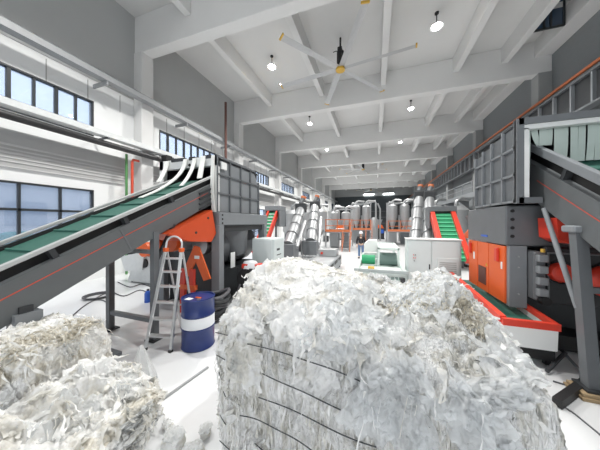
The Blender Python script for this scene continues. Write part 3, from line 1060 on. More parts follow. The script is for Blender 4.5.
# ------------------------------------------------------------------ electrical cabinets
t = thing('electrical_cabinet', (1.65, 7.75, 0), 'wide pale grey two door electrical cabinet beside the right shredder', 'cabinet')
part(t, 'body', 'cabinet', 'box', .93, 2.34, 7.5, 8.05, .1, 1.82, bev=.012)
part(t, 'plinth', 'machine_grey', 'box', .95, 2.32, 7.53, 8.03, 0, .1)
d1 = part(t, 'door', 'cabinet', 'box', .96, 1.57, 7.475, 7.5, .14, 1.78, bev=.006)
d2 = part(t, 'door', 'cabinet', 'box', 1.59, 2.31, 7.475, 7.5, .14, 1.78, bev=.006)
vt = part(d2, 'vent_frame', 'cabinet', 'box', 1.72, 2.26, 7.45, 7.476, .62, 1.30, bev=.006)
for k in range(9):
    part(d2, 'vent_slat', 'cabinet_vent', 'box', 1.78, 2.20, 7.44, 7.452, .68 + k * .06, .71 + k * .06)
for (x, z, c) in ((1.10, 1.36, 'red'), (1.15, 1.36, 'black'), (1.10, 1.27, 'red'), (1.15, 1.27, 'red'), (1.12, 1.18, 'black')):
    part(d1, 'button', c, 'cyl', (x, 7.476, z), (x, 7.455, z), .014, n=10)
part(d1, 'handle', 'black', 'box', 1.51, 1.54, 7.455, 7.476, .95, 1.1)
part(t, 'lid', 'white_metal', 'box', .91, 2.36, 7.46, 8.07, 1.82, 1.84)

t = thing('electrical_cabinet', (-3.5, 6.95, 0), 'pale grey electrical cabinet with dark lettering beside the left shredder', 'cabinet')
part(t, 'body', 'cabinet', 'box', -3.86, -3.1, 6.5, 7.4, .1, 1.80, bev=.012)
part(t, 'plinth', 'machine_grey', 'box', -3.84, -3.12, 6.52, 7.38, 0, .1)
d1 = part(t, 'door', 'cabinet', 'box', -3.83, -3.13, 6.475, 6.5, .14, 1.77, bev=.006)
part(d1, 'handle', 'black', 'box', -3.2, -3.17, 6.455, 6.476, .9, 1.05)
d2 = part(t, 'side_panel', 'cabinet', 'box', -3.1, -3.08, 6.54, 7.36, .14, 1.77, bev=.006)
for z, a, b in ((1.40, 6.75, 6.98), (1.24, 6.75, 7.1), (1.08, 6.75, 7.1)):
    part(d2, 'lettering', 'machine_dark', 'box', -3.081, -3.076, a, b, z, z + (.03 if z < 1.3 else .07))

# ------------------------------------------------------------------ drum and stepladder
DX, DY, DR, DH = -3.22, 3.44, .29, .93
t = thing('steel_drum', (DX, DY, 0), 'blue and white banded steel drum beside the stepladder', 'drum')
part(t, 'shell', 'blue_drum', 'lathe', (DX, DY, 0), [(.001, 0), (DR, 0), (DR + .01, .015), (DR, .03), (DR, .36), (DR + .012, .375), (DR, .39), (DR, .60), (DR + .012, .615), (DR, .63), (DR, .90), (DR + .012, .915), (DR + .008, DH), (DR - .01, DH), (DR - .015, .905)], 40)
part(t, 'white_band', 'drum_white', 'lathe', (DX, DY, 0), [(DR + .002, .395), (DR + .0045, .40), (DR + .0045, .59), (DR + .002, .595)], 40)
ld = part(t, 'lid', 'blue_drum', 'cyl', (DX, DY, .89), (DX, DY, .905), DR - .012, n=40)
part(ld, 'bung', 'steel', 'cyl', (DX + .12, DY - .12, .90), (DX + .12, DY - .12, .925), .035, n=14)
part(ld, 'lid_clutter', 'orange', 'box', DX - .02, DX + .10, DY - .06, DY - .02, .905, .92)
part(ld, 'lid_rag', 'paper', 'box', DX - .14, DX - .02, DY - .20, DY - .10, .905, .915)

fa, fb = Vector((-4.00, 2.97, 0)), Vector((-3.50, 3.07, 0))
fw = (fb - fa).normalized()
bk = Vector((-fw.y, fw.x, 0))
mid = (fa + fb) / 2
topm = mid + bk * .42 + Vector((0, 0, 1.80))
t = thing('stepladder', tuple(mid), 'aluminium stepladder with rounded top loop standing by the drum', 'ladder')
ta, tb = topm - fw * .17, topm + fw * .17
part(t, 'front_rail', 'aluminium', 'bar', fa, ta, .05, .03, tuple(bk))
part(t, 'front_rail', 'aluminium', 'bar', fb, tb, .05, .03, tuple(bk))
loop = [ta]
for k in range(0, 13):
    th = PI - PI * k / 12
    loop.append(topm + Vector((0, 0, .10)) + fw * (.17 * math.cos(th)) + Vector((0, 0, .16 * math.sin(th))) + bk * .02)
loop.append(tb)
part(t, 'top_loop', 'aluminium', 'tube', loop, .018, 8)
for s in (.13, .29, .45, .61, .76, .90):
    a, b = fa.lerp(ta, s), fb.lerp(tb, s)
    part(t, 'step', 'aluminium', 'bar', a + bk * .03, b + bk * .03, .10, .028)
ra, rb = mid + bk * .98 - fw * .24, mid + bk * .98 + fw * .10
part(t, 'rear_rail', 'aluminium', 'bar', ra, ta + bk * .03, .03, .03)
part(t, 'rear_rail', 'aluminium', 'bar', rb, tb + bk * .03, .03, .03)
part(t, 'rear_brace', 'aluminium', 'bar', ra.lerp(ta, .3), rb.lerp(tb, .3), .02, .03)
for p in (ta, tb):
    part(t, 'hinge', 'orange', 'box', p.x - .04, p.x + .04, p.y - .04, p.y + .05, p.z - .05, p.z + .03, bev=.01)
for p in (fa, fb):
    part(t, 'rubber_foot', 'rubber', 'box', p.x - .03, p.x + .03, p.y - .03, p.y + .03, 0, .04)

# items on the floor of the left half
o = MB().bar(on_floor(160, 401, .015), on_floor(208, 367, .015), .03, .02).build('floor_bar', 'steel_light', base=on_floor(184, 384))
tag(o, 'thin grey metal bar lying on the white floor', 'bar')
o = MB().box(-.0, .1, 0, .1, 0, .001)
for i, pts in enumerate(([(92, 300), (110, 292), (124, 296), (140, 290), (152, 295)], [(70, 318), (84, 306), (96, 300), (106, 302), (112, 316)], [(118, 282), (130, 287), (142, 284), (156, 288), (170, 286)])):
    q = [on_floor(u, v, .015) for u, v in pts]
    # smooth the polyline
    pp = []
    for a in range(len(q) - 1):
        for s in range(5):
            f = s / 5
            p0, p1, p2, p3 = q[max(a - 1, 0)], q[a], q[a + 1], q[min(a + 2, len(q) - 1)]
            pp.append(.5 * ((2 * p1) + (p2 - p0) * f + (2 * p0 - 5 * p1 + 4 * p2 - p3) * f * f + (3 * p1 - p0 - 3 * p2 + p3) * f ** 3))
    pp.append(q[-1])
    o = MB().tube(pp, .016, 6).build('floor_cable', 'cable', base=q[2])
    tag(o, ('dark cable winding over the floor behind the conveyor leg', 'dark cable curling on the floor in front of the conveyor leg', 'dark cable on the floor under the small grey crusher')[i], 'cable')
t = thing('cable_coil', tuple(on_floor(98, 297)), 'flat coil of dark cable on the floor behind the left conveyor', 'cable')
c = on_floor(98, 297)
for k in range(3):
    part(t, 'turn', 'cable', 'tube', [(c.x + (.30 + .03 * k) * math.cos(a * PI / 8), c.y + (.30 + .03 * k) * math.sin(a * PI / 8), .02 + .02 * k) for a in range(16)], .018, 6, True)
# steel floor channel in front of the conveyor feet
o = MB().bar((-5.6, 2.72, .03), (-4.25, 2.68, .03), .12, .06).build('steel_channel', 'machine_grey', base=(-4.8, 3.0, 0))
tag(o, 'flat dark steel channel on the floor by the conveyor legs', 'channel')
o = MB().box(-5.5, -4.3, 1.9, 2.55, 0, .012).build('rubber_mat', 'machine_mid', base=(-4.9, 2.75, 0))
tag(o, 'grey mat on the floor under the left conveyor', 'mat')
c = on_floor(148, 302)
t = thing('small_canister', tuple(c), 'small blue canister on the floor beside the conveyor leg', 'canister')
part(t, 'body', 'blue', 'lathe', tuple(c), [(.001, 0), (.09, 0), (.09, .26), (.05, .32), (.03, .34), (.001, .34)], 16)
part(t, 'cap', 'black', 'cyl', tuple(c + Vector((0, 0, .33))), tuple(c + Vector((0, 0, .38))), .035, n=10)

# small grey crusher in the background left
c = on_floor(134, 284)
t = thing('small_crusher', tuple(c), 'small pale grey crusher with open hopper near the left wall', 'crusher')
x, y = c.x, c.y
for nm, pts in (('hopper', [(-.75, 1.0), (.55, 1.25), (.40, .55), (-.50, .45)]),):
    MB().prism([(x + p[0], p[1]) for p in pts], 'y', y, y + .8).build(nm, 'tray_white', t)
part(t, 'mouth', 'machine_dark', 'prism', [(x - .55, 1.06), (x + .35, 1.23), (x + .25, 1.28), (x - .5, 1.13)], 'y', y + .1, y + .7)
part(t, 'body', 'tray_white', 'prism', [(x - .5, .06), (x + .9, .06), (x + .9, 1.0), (x + .4, 1.1), (x - .3, .5)], 'y', y + .1, y + .75)
part(t, 'motor', 'orange', 'cyl', (x + .75, y - .2, 1.35), (x + .75, y + .4, 1.35), .26, n=18)
part(t, 'motor', 'orange', 'cyl', (x - .35, y + .2, 1.3), (x - .35, y + .5, 1.3), .12, n=14)
part(t, 'pulley', 'black', 'cyl', (x + .45, y + .02, .8), (x + .45, y + .1, .8), .17, n=16)
for dx in (-.4, .8):
    part(t, 'castor', 'black', 'cyl', (x + dx, y + .2, .06), (x + dx, y + .3, .06), .06, n=12)
# bundle of hoses under the left shredder
c = on_floor(196, 300)
t = thing('hose_bundle', (-3.75, 4.35, 0), 'heap of dark hoses behind the blue drum', 'hose')
for k in range(7):
    pts = []
    for a in range(17):
        th = a / 16 * 2 * PI
        pts.append((-3.55 + (.20 + .025 * (k % 3)) * math.cos(th) + .02 * k - .1, 4.4 + (.24 + .02 * k) * math.sin(th) * .9, .05 + .10 * k + .03 * math.sin(2 * th + k)))
    part(t, 'hose', 'machine_dark' if k % 3 else 'cable', 'tube', pts[:-1], .04, 6, True)


# ------------------------------------------------------------------ washing line in the middle distance
def screw_conveyor(label, foot, head, r, capmat='orange_rail'):
    foot, head = Vector(foot), Vector(head)
    t = thing('screw_conveyor', (foot.x, foot.y, 0), label, 'screw conveyor', 'inclined screw conveyors')
    d = (head - foot).normalized()
    part(t, 'tube', 'steel_light', 'cyl', foot, head, r, n=20)
    part(t, 'side_pipe', 'steel', 'cyl', foot + Vector((r * 1.6, 0, -.1)), foot.lerp(head, .7) + Vector((r * 1.6, 0, -.1)), r * .35, n=10)
    for f in (.25, .5, .75):
        p = foot.lerp(head, f)
        part(t, 'flange', 'steel', 'cyl', p - d * .03, p + d * .03, r * 1.2, n=20)
    hb = head + d * .05
    part(t, 'gearbox', 'machine_dark', 'box', hb.x - r * 1.1, hb.x + r * 1.1, hb.y - .2, hb.y + .3, hb.z - .15, hb.z + .5, bev=.03)
    mo = part(t, 'motor', 'machine_grey', 'cyl', hb + Vector((0, .05, .5)), hb + Vector((.12, .2, .85)), .16, n=16)
    part(mo, 'motor_cap', capmat, 'cyl', hb + Vector((.12, .2, .85)), hb + Vector((.15, .24, 1.0)), .19, n=16)
    part(t, 'trough', 'machine_grey', 'box', foot.x - r * 1.5, foot.x + r * 1.5, foot.y - .5, foot.y + .4, .2, foot.z + .1, bev=.02)
    for f in (.02, .6):
        p = foot.lerp(head, f)
        for s in (-1, 1):
            part(t, 'leg', 'steel', 'bar', (p.x + s * r * 1.2, p.y + .1, 0), (p.x + s * r * .6, p.y + .1, p.z - r * .5), .06, .06)


screw_conveyor('nearest silver screw conveyor with dark gearbox on the left', (-4.75, 12.0, 1.0), (-5.0, 15.0, 3.15), .33)
screw_conveyor('second silver screw conveyor behind the left cabinet', (-4.1, 14.4, 1.0), (-4.75, 18.0, 3.55), .36)
screw_conveyor('left one of the steep silver screw conveyors beside the green conveyor', (2.45, 16.2, .9), (3.1, 18.6, 4.1), .30)
screw_conveyor('right one of the steep silver screw conveyors beside the green conveyor', (3.05, 15.2, .9), (3.55, 17.4, 3.9), .30)


def green_conveyor(label, xc, y0, z0, y1, z1, w, boxmat, yaw=0):
    t = thing('belt_conveyor', (xc, y0, 0), label, 'conveyor')
    sl = (z1 - z0) / (y1 - y0)
    M = Matrix.Translation((xc, y0, z0)) @ Matrix.Rotation(yaw, 4, 'Z') @ Matrix.Rotation(math.atan(sl), 4, 'X')
    ln = math.hypot(z1 - z0, y1 - y0)
    mb = MB(M)
    mb.box(-w / 2, w / 2, 0, ln, -.06, 0)
    be = mb.build('belt', 'belt_bright', t)
    n = int(ln / .3)
    for i in range(n):
        mb = MB(M)
        mb.box(-w / 2 + .03, w / 2 - .03, .1 + i * .3, .16 + i * .3, 0, .07)
        mb.build('cleat', 'cleat_green' if w > .6 else 'curtain_green', be)
    for s in (-1, 1):
        mb = MB(M)
        a, b = sorted((s * w / 2, s * (w / 2 + (.22 if w > .6 else .10))))
        mb.box(a, b, 0, ln, -.22, .16, .01)
        mb.build('side_guard', 'red', t)
        for f in (.3, .8):
            p = M @ Vector((s * (w / 2 + .1), ln * f, -.2))
            part(t, 'leg', 'machine_grey', 'box', p.x - .05, p.x + .05, p.y - .05, p.y + .05, 0, p.z)
    p = M @ Vector((0, ln, 0))
    hw = w / 2 + .3
    part(t, 'hood', boxmat, 'box', p.x - hw, p.x + hw, p.y - .1, p.y + .9, p.z + .12, p.z + .42, bev=.02)
    for s in (-1, 1):
        a, b = sorted((p.x + s * hw, p.x + s * (hw - .06)))
        part(t, 'hood_side', boxmat, 'box', a, b, p.y - .1, p.y + .9, p.z - .9, p.z + .12)
    part(t, 'hood_back', boxmat, 'box', p.x - hw, p.x + hw, p.y + .85, p.y + .9, p.z - .9, p.z + .12)


green_conveyor('bright green belt conveyor with red guards rising behind the right cabinet', 3.72, 12.6, .5, 15.0, 2.85, .82, 'machine_grey')
green_conveyor('narrow green belt conveyor with red guards behind the left cabinet', -5.85, 10.4, .7, 12.9, 2.95, .45, 'machine_mid', .12)

# washing tank in front of the cabinet
t = thing('washing_tank', (.1, 8.4, 0), 'long pale green washing tank with open frames in the aisle', 'tank')
part(t, 'front_wall', 'tank_green', 'box', -.55, .86, 6.9, 6.98, .12, .95, bev=.01)
part(t, 'side_wall', 'tank_green', 'box', -.55, -.47, 6.98, 10.6, .12, .95, bev=.01)
part(t, 'side_wall', 'tank_green', 'box', .78, .86, 6.98, 10.6, .12, .95, bev=.01)
part(t, 'end_wall', 'tank_green', 'box', -.55, .86, 10.6, 10.68, .12, .95)
part(t, 'deck', 'white_metal', 'box', -.47, .78, 6.98, 8.0, .80, .84)
part(t, 'deck', 'tank_green', 'box', -.47, .78, 8.0, 10.6, .70, .74)
part(t, 'front_rail', 'cabinet_vent', 'box', -.6, .9, 6.84, 6.9, .88, .97, bev=.01)
for k in range(10):
    part(t, 'slot', 'tank_dark', 'box', -.3 + k * .105, -.22 + k * .105, 6.888, 6.90, .70, .78)
for x in (-.48, .74):
    part(t, 'bearing', 'machine_dark', 'box', x - .06, x + .06, 6.83, 6.9, .62, .78, bev=.02)
for x in (-.48, .76):
    for y in (7.0, 8.8, 10.5):
        part(t, 'foot', 'tank_dark', 'box', x - .05, x + .05, y - .05, y + .05, 0, .13)
fr = MB()
for y in (8.3, 10.3):
    for x in (.12, .76):
        fr.box(x - .03, x + .03, y - .03, y + .03, .74, 1.45)
fr.box(.09, .79, 8.27, 8.33, 1.4, 1.46).box(.09, .79, 10.27, 10.33, 1.4, 1.46).box(.09, .15, 8.3, 10.3, 1.4, 1.46).box(.73, .79, 8.3, 10.3, 1.4, 1.46)
fr.build('cover_frame', 'tank_green', t)
part(t, 'cover', 'white_metal', 'box', .15, .73, 8.33, 10.27, 1.36, 1.40)
pd = part(t, 'paddle_drum', 'tank_dark', 'cyl', (.12, 9.0, .95), (.76, 9.0, .95), .25, n=14)
mh = part(t, 'motor_base', 'tank_green', 'box', -.45, .0, 8.2, 8.8, .74, .86)
part(t, 'motor', 'belt_bright', 'cyl', (-.45, 8.4, 1.0), (0.0, 8.4, 1.0), .17, n=16)
part(t, 'motor_tag', 'yellow', 'box', -.22, -.02, 7.5, 7.7, .84, .9, bev=.01)
part(t, 'hopper', 'white_metal', 'prism', [(-.4, 1.15), (.08, 1.15), (.08, 1.6), (-.25, 1.6), (-.42, 1.45)], 'y', 9.4, 10.3)

# low grey tray conveyor left of the aisle
t = thing('tray_conveyor', (-2.3, 10.2, 0), 'low grey tray conveyor with dark side slots left of the aisle', 'conveyor')
part(t, 'deck', 'steel_light', 'box', -2.85, -1.75, 8.6, 12.0, .52, .58)
part(t, 'side_plate', 'machine_mid', 'box', -1.78, -1.70, 8.6, 12.0, .12, .62, bev=.01)
part(t, 'side_plate', 'machine_mid', 'box', -2.90, -2.82, 8.6, 12.0, .12, .62, bev=.01)
part(t, 'end_plate', 'machine_mid', 'box', -2.9, -1.7, 8.52, 8.6, .12, .62, bev=.01)
for y in (8.8, 9.9, 11.0):
    part(t, 'slot', 'black', 'box', -1.705, -1.69, y, y + .75, .44, .58)
for x in (-2.8, -1.8):
    for y in (8.7, 11.8):
        part(t, 'foot', 'black', 'box', x - .06, x + .06, y - .06, y + .06, 0, .12)
part(t, 'feed_box', 'steel_light', 'box', -2.8, -1.85, 11.3, 11.95, .58, .95, bev=.02)
part(t, 'red_knob', 'red', 'cyl', (-2.6, 11.28, .75), (-2.6, 11.2, .75), .06, n=12)


def cyclone(parent, x, y, z0, z1, r, m='steel_light'):
    h = z1 - z0
    part(parent, 'cyclone', m, 'lathe', (x, y, z0), [(.06, 0), (.08, .05), (r, h * .5), (r, h * .92), (r * .5, h), (.001, h)], 18)


def platform(name, label, x0, x1, y0, y1, zp, ztop, cols=2, cyc=2, stair=True):
    t = thing(name, ((x0 + x1) / 2, (y0 + y1) / 2, 0), label, 'platform')
    part(t, 'deck', 'machine_mid', 'box', x0, x1, y0, y1, zp - .08, zp)
    for x in (x0 + .05, x1 - .05):
        for y in (y0 + .05, y1 - .05):
            part(t, 'leg', 'steel_light', 'box', x - .06, x + .06, y - .06, y + .06, 0, zp - .08)
    for x in (x0 + .05, x1 - .05):
        for y in (y0 + .05, y1 - .05):
            part(t, 'rail_post', 'orange_rail', 'box', x - .03, x + .03, y - .03, y + .03, zp, zp + 1.05)
    n = max(1, int((x1 - x0) / .9))
    for i in range(1, n):
        x = x0 + (x1 - x0) * i / n
        part(t, 'rail_post', 'orange_rail', 'box', x - .03, x + .03, y0 + .02, y0 + .08, zp, zp + 1.05)
    for z in (zp + .5, zp + 1.02):
        part(t, 'handrail', 'orange_rail', 'box', x0, x1, y0 + .02, y0 + .08, z, z + .06)
        part(t, 'handrail', 'orange_rail', 'box', x1 - .08, x1 - .02, y0, y1, z, z + .06)
    part(t, 'toe_board', 'orange_rail', 'box', x0, x1, y0, y0 + .03, zp, zp + .22)
    ym = (y0 + y1) / 2
    for i in range(cyc):
        x = x0 + (x1 - x0) * (i + .5) / cyc
        cyclone(t, x, ym + .2, zp + .1, ztop - .3, min(.5, (x1 - x0) / cyc * .4))
        part(t, 'duct', 'steel_light', 'tube', [(x, ym + .2, ztop - .35), (x, ym + .2, ztop), (x + .25, ym + .2, ztop + .15), (x + .9, ym + .2, ztop + .05)], .12, 10)
    for x in (x0 + .1, x1 - .1):
        part(t, 'mast', 'steel_light', 'box', x - .06, x + .06, y1 - .2, y1 - .08, zp, ztop)
    part(t, 'mast_beam', 'steel_light', 'box', x0, x1, y1 - .2, y1 - .08, ztop - .1, ztop)
    for f in (.25, .75):
        x = x0 + (x1 - x0) * f
        part(t, 'machine_box', 'steel_light' if f < .5 else 'machine_mid', 'box', x - .4, x + .4, ym - .1, ym + .7, .05, zp - .15, bev=.03)
    if stair:
        part(t, 'stringer', 'orange_rail', 'bar', (x1 + .1, y0 - 1.1, 0), (x1 + .1, y0 + .3, zp), .05, .14)
        part(t, 'stringer', 'orange_rail', 'bar', (x1 - .5, y0 - 1.1, 0), (x1 - .5, y0 + .3, zp), .05, .14)
        for i in range(6):
            f = (i + .5) / 6
            part(t, 'tread', 'machine_grey', 'box', x1 - .5, x1 + .1, y0 - 1.1 + 1.4 * f - .1, y0 - 1.1 + 1.4 * f + .1, zp * f, zp * f + .03)
        for xx in (x1 + .1, x1 - .5):
            part(t, 'stair_rail', 'orange_rail', 'bar', (xx, y0 - 1.1, .95), (xx, y0 + .3, zp + 1.0), .04, .05)
            part(t, 'stair_post', 'orange_rail', 'bar', (xx, y0 - 1.1, 0), (xx, y0 - 1.1, .95), .04, .04)


platform('service_platform', 'nearer service platform with orange railings left of the standing worker', -4.1, -2.0, 19.0, 22.0, 1.5, 3.6, cyc=2)
platform('service_platform', 'farther service platform with orange railings behind the standing worker', -2.6, -.4, 24.5, 28.0, 1.5, 4.6, cyc=2)
platform('service_platform', 'service platform with orange panel right of the aisle', 1.2, 3.6, 24.0, 28.0, 1.4, 4.6, cyc=2, stair=False)

# silver pipe gantries beside the aisle
for i, (x0, x1, y, label) in enumerate(((-2.9, .1, 29.4, 'left silver pipe gantry across the washing line'), (1.5, 4.4, 29.2, 'right silver pipe gantry across the washing line'))):
    t = thing('pipe_gantry', ((x0 + x1) / 2, y, 0), label, 'gantry')
    part(t, 'pipe', 'steel_light', 'tube', [(x0, y, 0), (x0, y, 4.4), (x0 + .15, y, 4.8), (x0 + .9, y, 4.55), (x1 - .9, y, 4.7), (x1 - .1, y, 5.0), (x1, y, 4.7), (x1, y, 0)], .11, 10)
    part(t, 'pipe', 'steel_light', 'tube', [(x1 + .5, y + .3, 0), (x1 + .5, y + .3, 4.0), (x1 + .2, y + .3, 4.7)], .10, 10)
    part(t, 'tank', 'steel_light', 'lathe', (x1 - .2, y + .5, 0), [(.001, 0), (.45, 0), (.45, 2.6), (.3, 2.9), (.001, 2.95)], 18)
    part(t, 'valve_box', 'machine_dark', 'box', x0 + .9, x0 + 1.7, y + .1, y + .7, 3.2, 4.3, bev=.03)
    part(t, 'support', 'steel', 'box', x0 + 1.2, x0 + 1.4, y + .3, y + .5, 0, 3.2)

# silos, dewaterers and machines further down both sides
SPEC = [(-6.4, 17.0, 'tall grey settling bin behind the left screw conveyors', 3.3, .75), (-6.6, 21.5, 'second silver settling bin along the left side', 3.6, .8),
        (-6.3, 26.5, 'third silver settling bin along the left side', 3.9, .8), (5.6, 19.0, 'grey settling bin behind the green conveyor', 3.5, .8),
        (5.4, 24.0, 'second silver settling bin along the right side', 3.9, .8), (5.2, 31.0, 'distant silver settling bin on the right', 4.2, .9), (-5.8, 33.0, 'distant silver settling bin on the left', 4.2, .9)]
for x, y, lab, h, r in SPEC:
    t = thing('settling_bin', (x, y, 0), lab, 'bin', 'settling bins of the washing line')
    part(t, 'vessel', 'steel_light', 'lathe', (x, y, 0), [(.12, .6), (.14, .7), (r, 1.6), (r, h - .3), (r * .6, h), (.001, h + .02)], 24)
    for a in range(4):
        th = PI / 4 + a * PI / 2
        part(t, 'leg', 'machine_grey', 'box', x + r * .8 * math.cos(th) - .05, x + r * .8 * math.cos(th) + .05, y + r * .8 * math.sin(th) - .05, y + r * .8 * math.sin(th) + .05, 0, 1.9)
    part(t, 'duct', 'steel', 'tube', [(x, y, h), (x, y, h + .35), (x + .3, y + .1, h + .55), (x + .9, y + .3, h + .5)], .13, 10)
    part(t, 'blower', 'machine_dark', 'box', x + .5, x + 1.0, y - .3, y + .3, .0, .7, bev=.03)
for x, y, lab in ((-4.3, 30.0, 'pale granulator with orange hood on the far left'), (4.4, 34.0, 'pale granulator with orange hood on the far right'), (.4, 33.0, 'dark machine with orange hood at the end of the aisle'),
                  (5.3, 14.2, 'grey dewatering machine with orange hood behind the right shredder')):
    t = thing('granulator', (x, y, 0), lab, 'granulator', 'granulators of the washing line')
    dark = 'aisle' in lab
    part(t, 'body', 'machine_dark' if dark else 'steel_light', 'box', x - .8, x + .8, y - .5, y + .6, .1, 1.5, bev=.04)
    part(t, 'hood', 'orange', 'prism', [(x - .75, 1.5), (x + .75, 1.5), (x + .5, 1.95), (x - .4, 1.95)], 'y', y - .4, y + .5)
    part(t, 'hopper', 'machine_mid', 'prism', [(x - .3, 1.95), (x + .3, 1.95), (x + .6, 2.7), (x - .6, 2.7)], 'y', y - .2, y + .4)
    part(t, 'control_box', 'blue', 'box', x + .35, x + .7, y - .6, y - .5, .8, 1.3)
    part(t, 'base', 'black', 'box', x - .85, x + .85, y - .55, y + .65, 0, .1)

# ------------------------------------------------------------------ worker in the aisle


px, py = -.87, 15.0
t = thing('person', (px, py, 0), 'person in dark jacket, blue jeans and pale helmet standing in the aisle', 'person')


def build_skin(name, m, pts, edges, root=0):
    off = Vector(t['_o'])
    me = bpy.data.meshes.new(name)
    me.from_pydata([(p[0], p[1], p[2]) for p in pts], edges, [])
    o = bpy.data.objects.new(name, me)
    COL.objects.link(o)
    o.modifiers.new('skin', 'SKIN').use_smooth_shade = True
    if not me.skin_vertices:
        import bmesh
        bm = bmesh.new()
        bm.from_mesh(me)
        bm.verts.layers.skin.verify()
        bm.to_mesh(me)
        bm.free()
    sv = me.skin_vertices[0].data
    for i, p in enumerate(pts):
        sv[i].radius = (p[3], p[4] if len(p) > 4 else p[3])
        sv[i].use_root = (i == root)
    s = o.modifiers.new('subdivision', 'SUBSURF')
    s.levels = s.render_levels = 2
    me.materials.append(MATS[m])
    o.parent = t
    o['_o'] = tuple(off)
    return o


B = []
E = []


def node(x, y, z, r, r2=None, prev=None):
    B.append((x, y, z, r, r2 or r))
    if prev is not None:
        E.append((prev, len(B) - 1))
    return len(B) - 1


pel = node(0, 0, .90, .13, .10)
wai = node(0, 0, 1.05, .13, .095, pel)
che = node(0, 0, 1.28, .15, .105, wai)
nek = node(0, 0, 1.43, .055, .055, che)
hd0 = node(0, -.01, 1.50, .07, .08, nek)
hd1 = node(0, -.01, 1.62, .075, .09, hd0)
for s in (-1, 1):
    sh_ = node(s * .19, 0, 1.36, .06, None, che)
    el = node(s * .25, .03, 1.10, .045, None, sh_)
    wr_ = node(s * .24, -.10, .88, .032, None, el)
    pa = node(s * .235, -.14, .80, .035, .02, wr_)
    for k, (dx, ln_) in enumerate(((-.03, .07), (-.01, .085), (.01, .08), (.03, .065))):
        f1 = node(s * .235 + dx, -.165, .775 - ln_ * .3, .010, None, pa)
        node(s * .235 + dx, -.16, .775 - ln_, .008, None, f1)
    th1 = node(s * .20, -.17, .80, .011, None, wr_)
    node(s * .195, -.19, .77, .009, None, th1)
    hip = node(s * .10, 0, .84, .09, None, pel)
    kn = node(s * .11, -.02, .47, .062, None, hip)
    an = node(s * .12, .02, .09, .042, None, kn)
    node(s * .13, -.13, .04, .04, .03, an)
build_skin('body', 'skin', B, E)
J = [(0, 0, .88, .15, .12), (0, 0, 1.05, .155, .115), (0, 0, 1.28, .175, .125), (0, 0, 1.40, .08, .08)]
JE = [(0, 1), (1, 2), (2, 3)]
for s in (-1, 1):
    k = len(J)
    J += [(s * .19, 0, 1.36, .08, .08), (s * .255, .03, 1.10, .065, .065), (s * .245, -.09, .90, .05, .05)]
    JE += [(2, k), (k, k + 1), (k + 1, k + 2)]
build_skin('jacket', 'jacket', J, JE)
J = [(0, 0, .92, .14, .115)]
JE = []
for s in (-1, 1):
    k = len(J)
    J += [(s * .10, 0, .82, .105, .105), (s * .11, -.02, .47, .08, .08), (s * .12, .02, .10, .065, .065)]
    JE += [(0, k), (k, k + 1), (k + 1, k + 2)]
build_skin('trousers', 'jeans', J, JE)
for s in (-1, 1):
    part(t, 'shoe', 'black', 'box', px + s * .125 - .05, px + s * .125 + .05, py - .2, py + .07, 0, .09, bev=.03)
part(t, 'helmet', 'yellow' if False else 'drum_white', 'lathe', (px, py - .01, 1.60), [(.15, 0), (.125, .01), (.12, .06), (.09, .12), (.04, .15), (.001, .155)], 20)
for s in (-1, 1):
    part(t, 'eye', 'black', 'cyl', (px + s * .03, py - .105, 1.57), (px + s * .03, py - .09, 1.57), .01, n=8)
part(t, 'nose', 'skin', 'cyl', (px, py - .12, 1.53), (px, py - .085, 1.56), .012, n=8)

# ------------------------------------------------------------------ bales of plastic film


def _h(ix, iy, iz, seed):
    h = (ix * 374761393 + iy * 668265263 + iz * 2147483647 + seed * 1442695041) & 0xffffffff
    h = ((h ^ (h >> 13)) * 1274126177) & 0xffffffff
    h = (h ^ (h >> 16)) & 0xffffffff
    return h.astype(np.float64) / 2147483648.0 - 1.0


def noise3(p, seed=0):
    """value noise, -1..1, p is (N,3)"""
    f = np.floor(p)
    i = f.astype(np.int64)
    t = p - f
    t = t * t * t * (t * (t * 6 - 15) + 10)
    out = np.zeros(len(p))
    for dx in (0, 1):
        wx = t[:, 0] if dx else 1 - t[:, 0]
        for dy in (0, 1):
            wy = t[:, 1] if dy else 1 - t[:, 1]
            for dz in (0, 1):
                wz = t[:, 2] if dz else 1 - t[:, 2]
                out += wx * wy * wz * _h(i[:, 0] + dx, i[:, 1] + dy, i[:, 2] + dz, seed)
    return out


def fbm(p, oct=4, seed=0, ridged=False):
    a, s, n = 1.0, np.zeros(len(p)), 0.0
    for o_ in range(oct):
        v = noise3(p * (2 ** o_) + o_ * 17.3, seed + o_)
        if ridged:
            v = 1 - 2 * np.abs(v)
        s += a * v
        n += a
        a *= .5
    return s / n


def sstep(a, b, x):
    t = np.clip((x - a) / (b - a), 0, 1)
    return t * t * (3 - 2 * t)


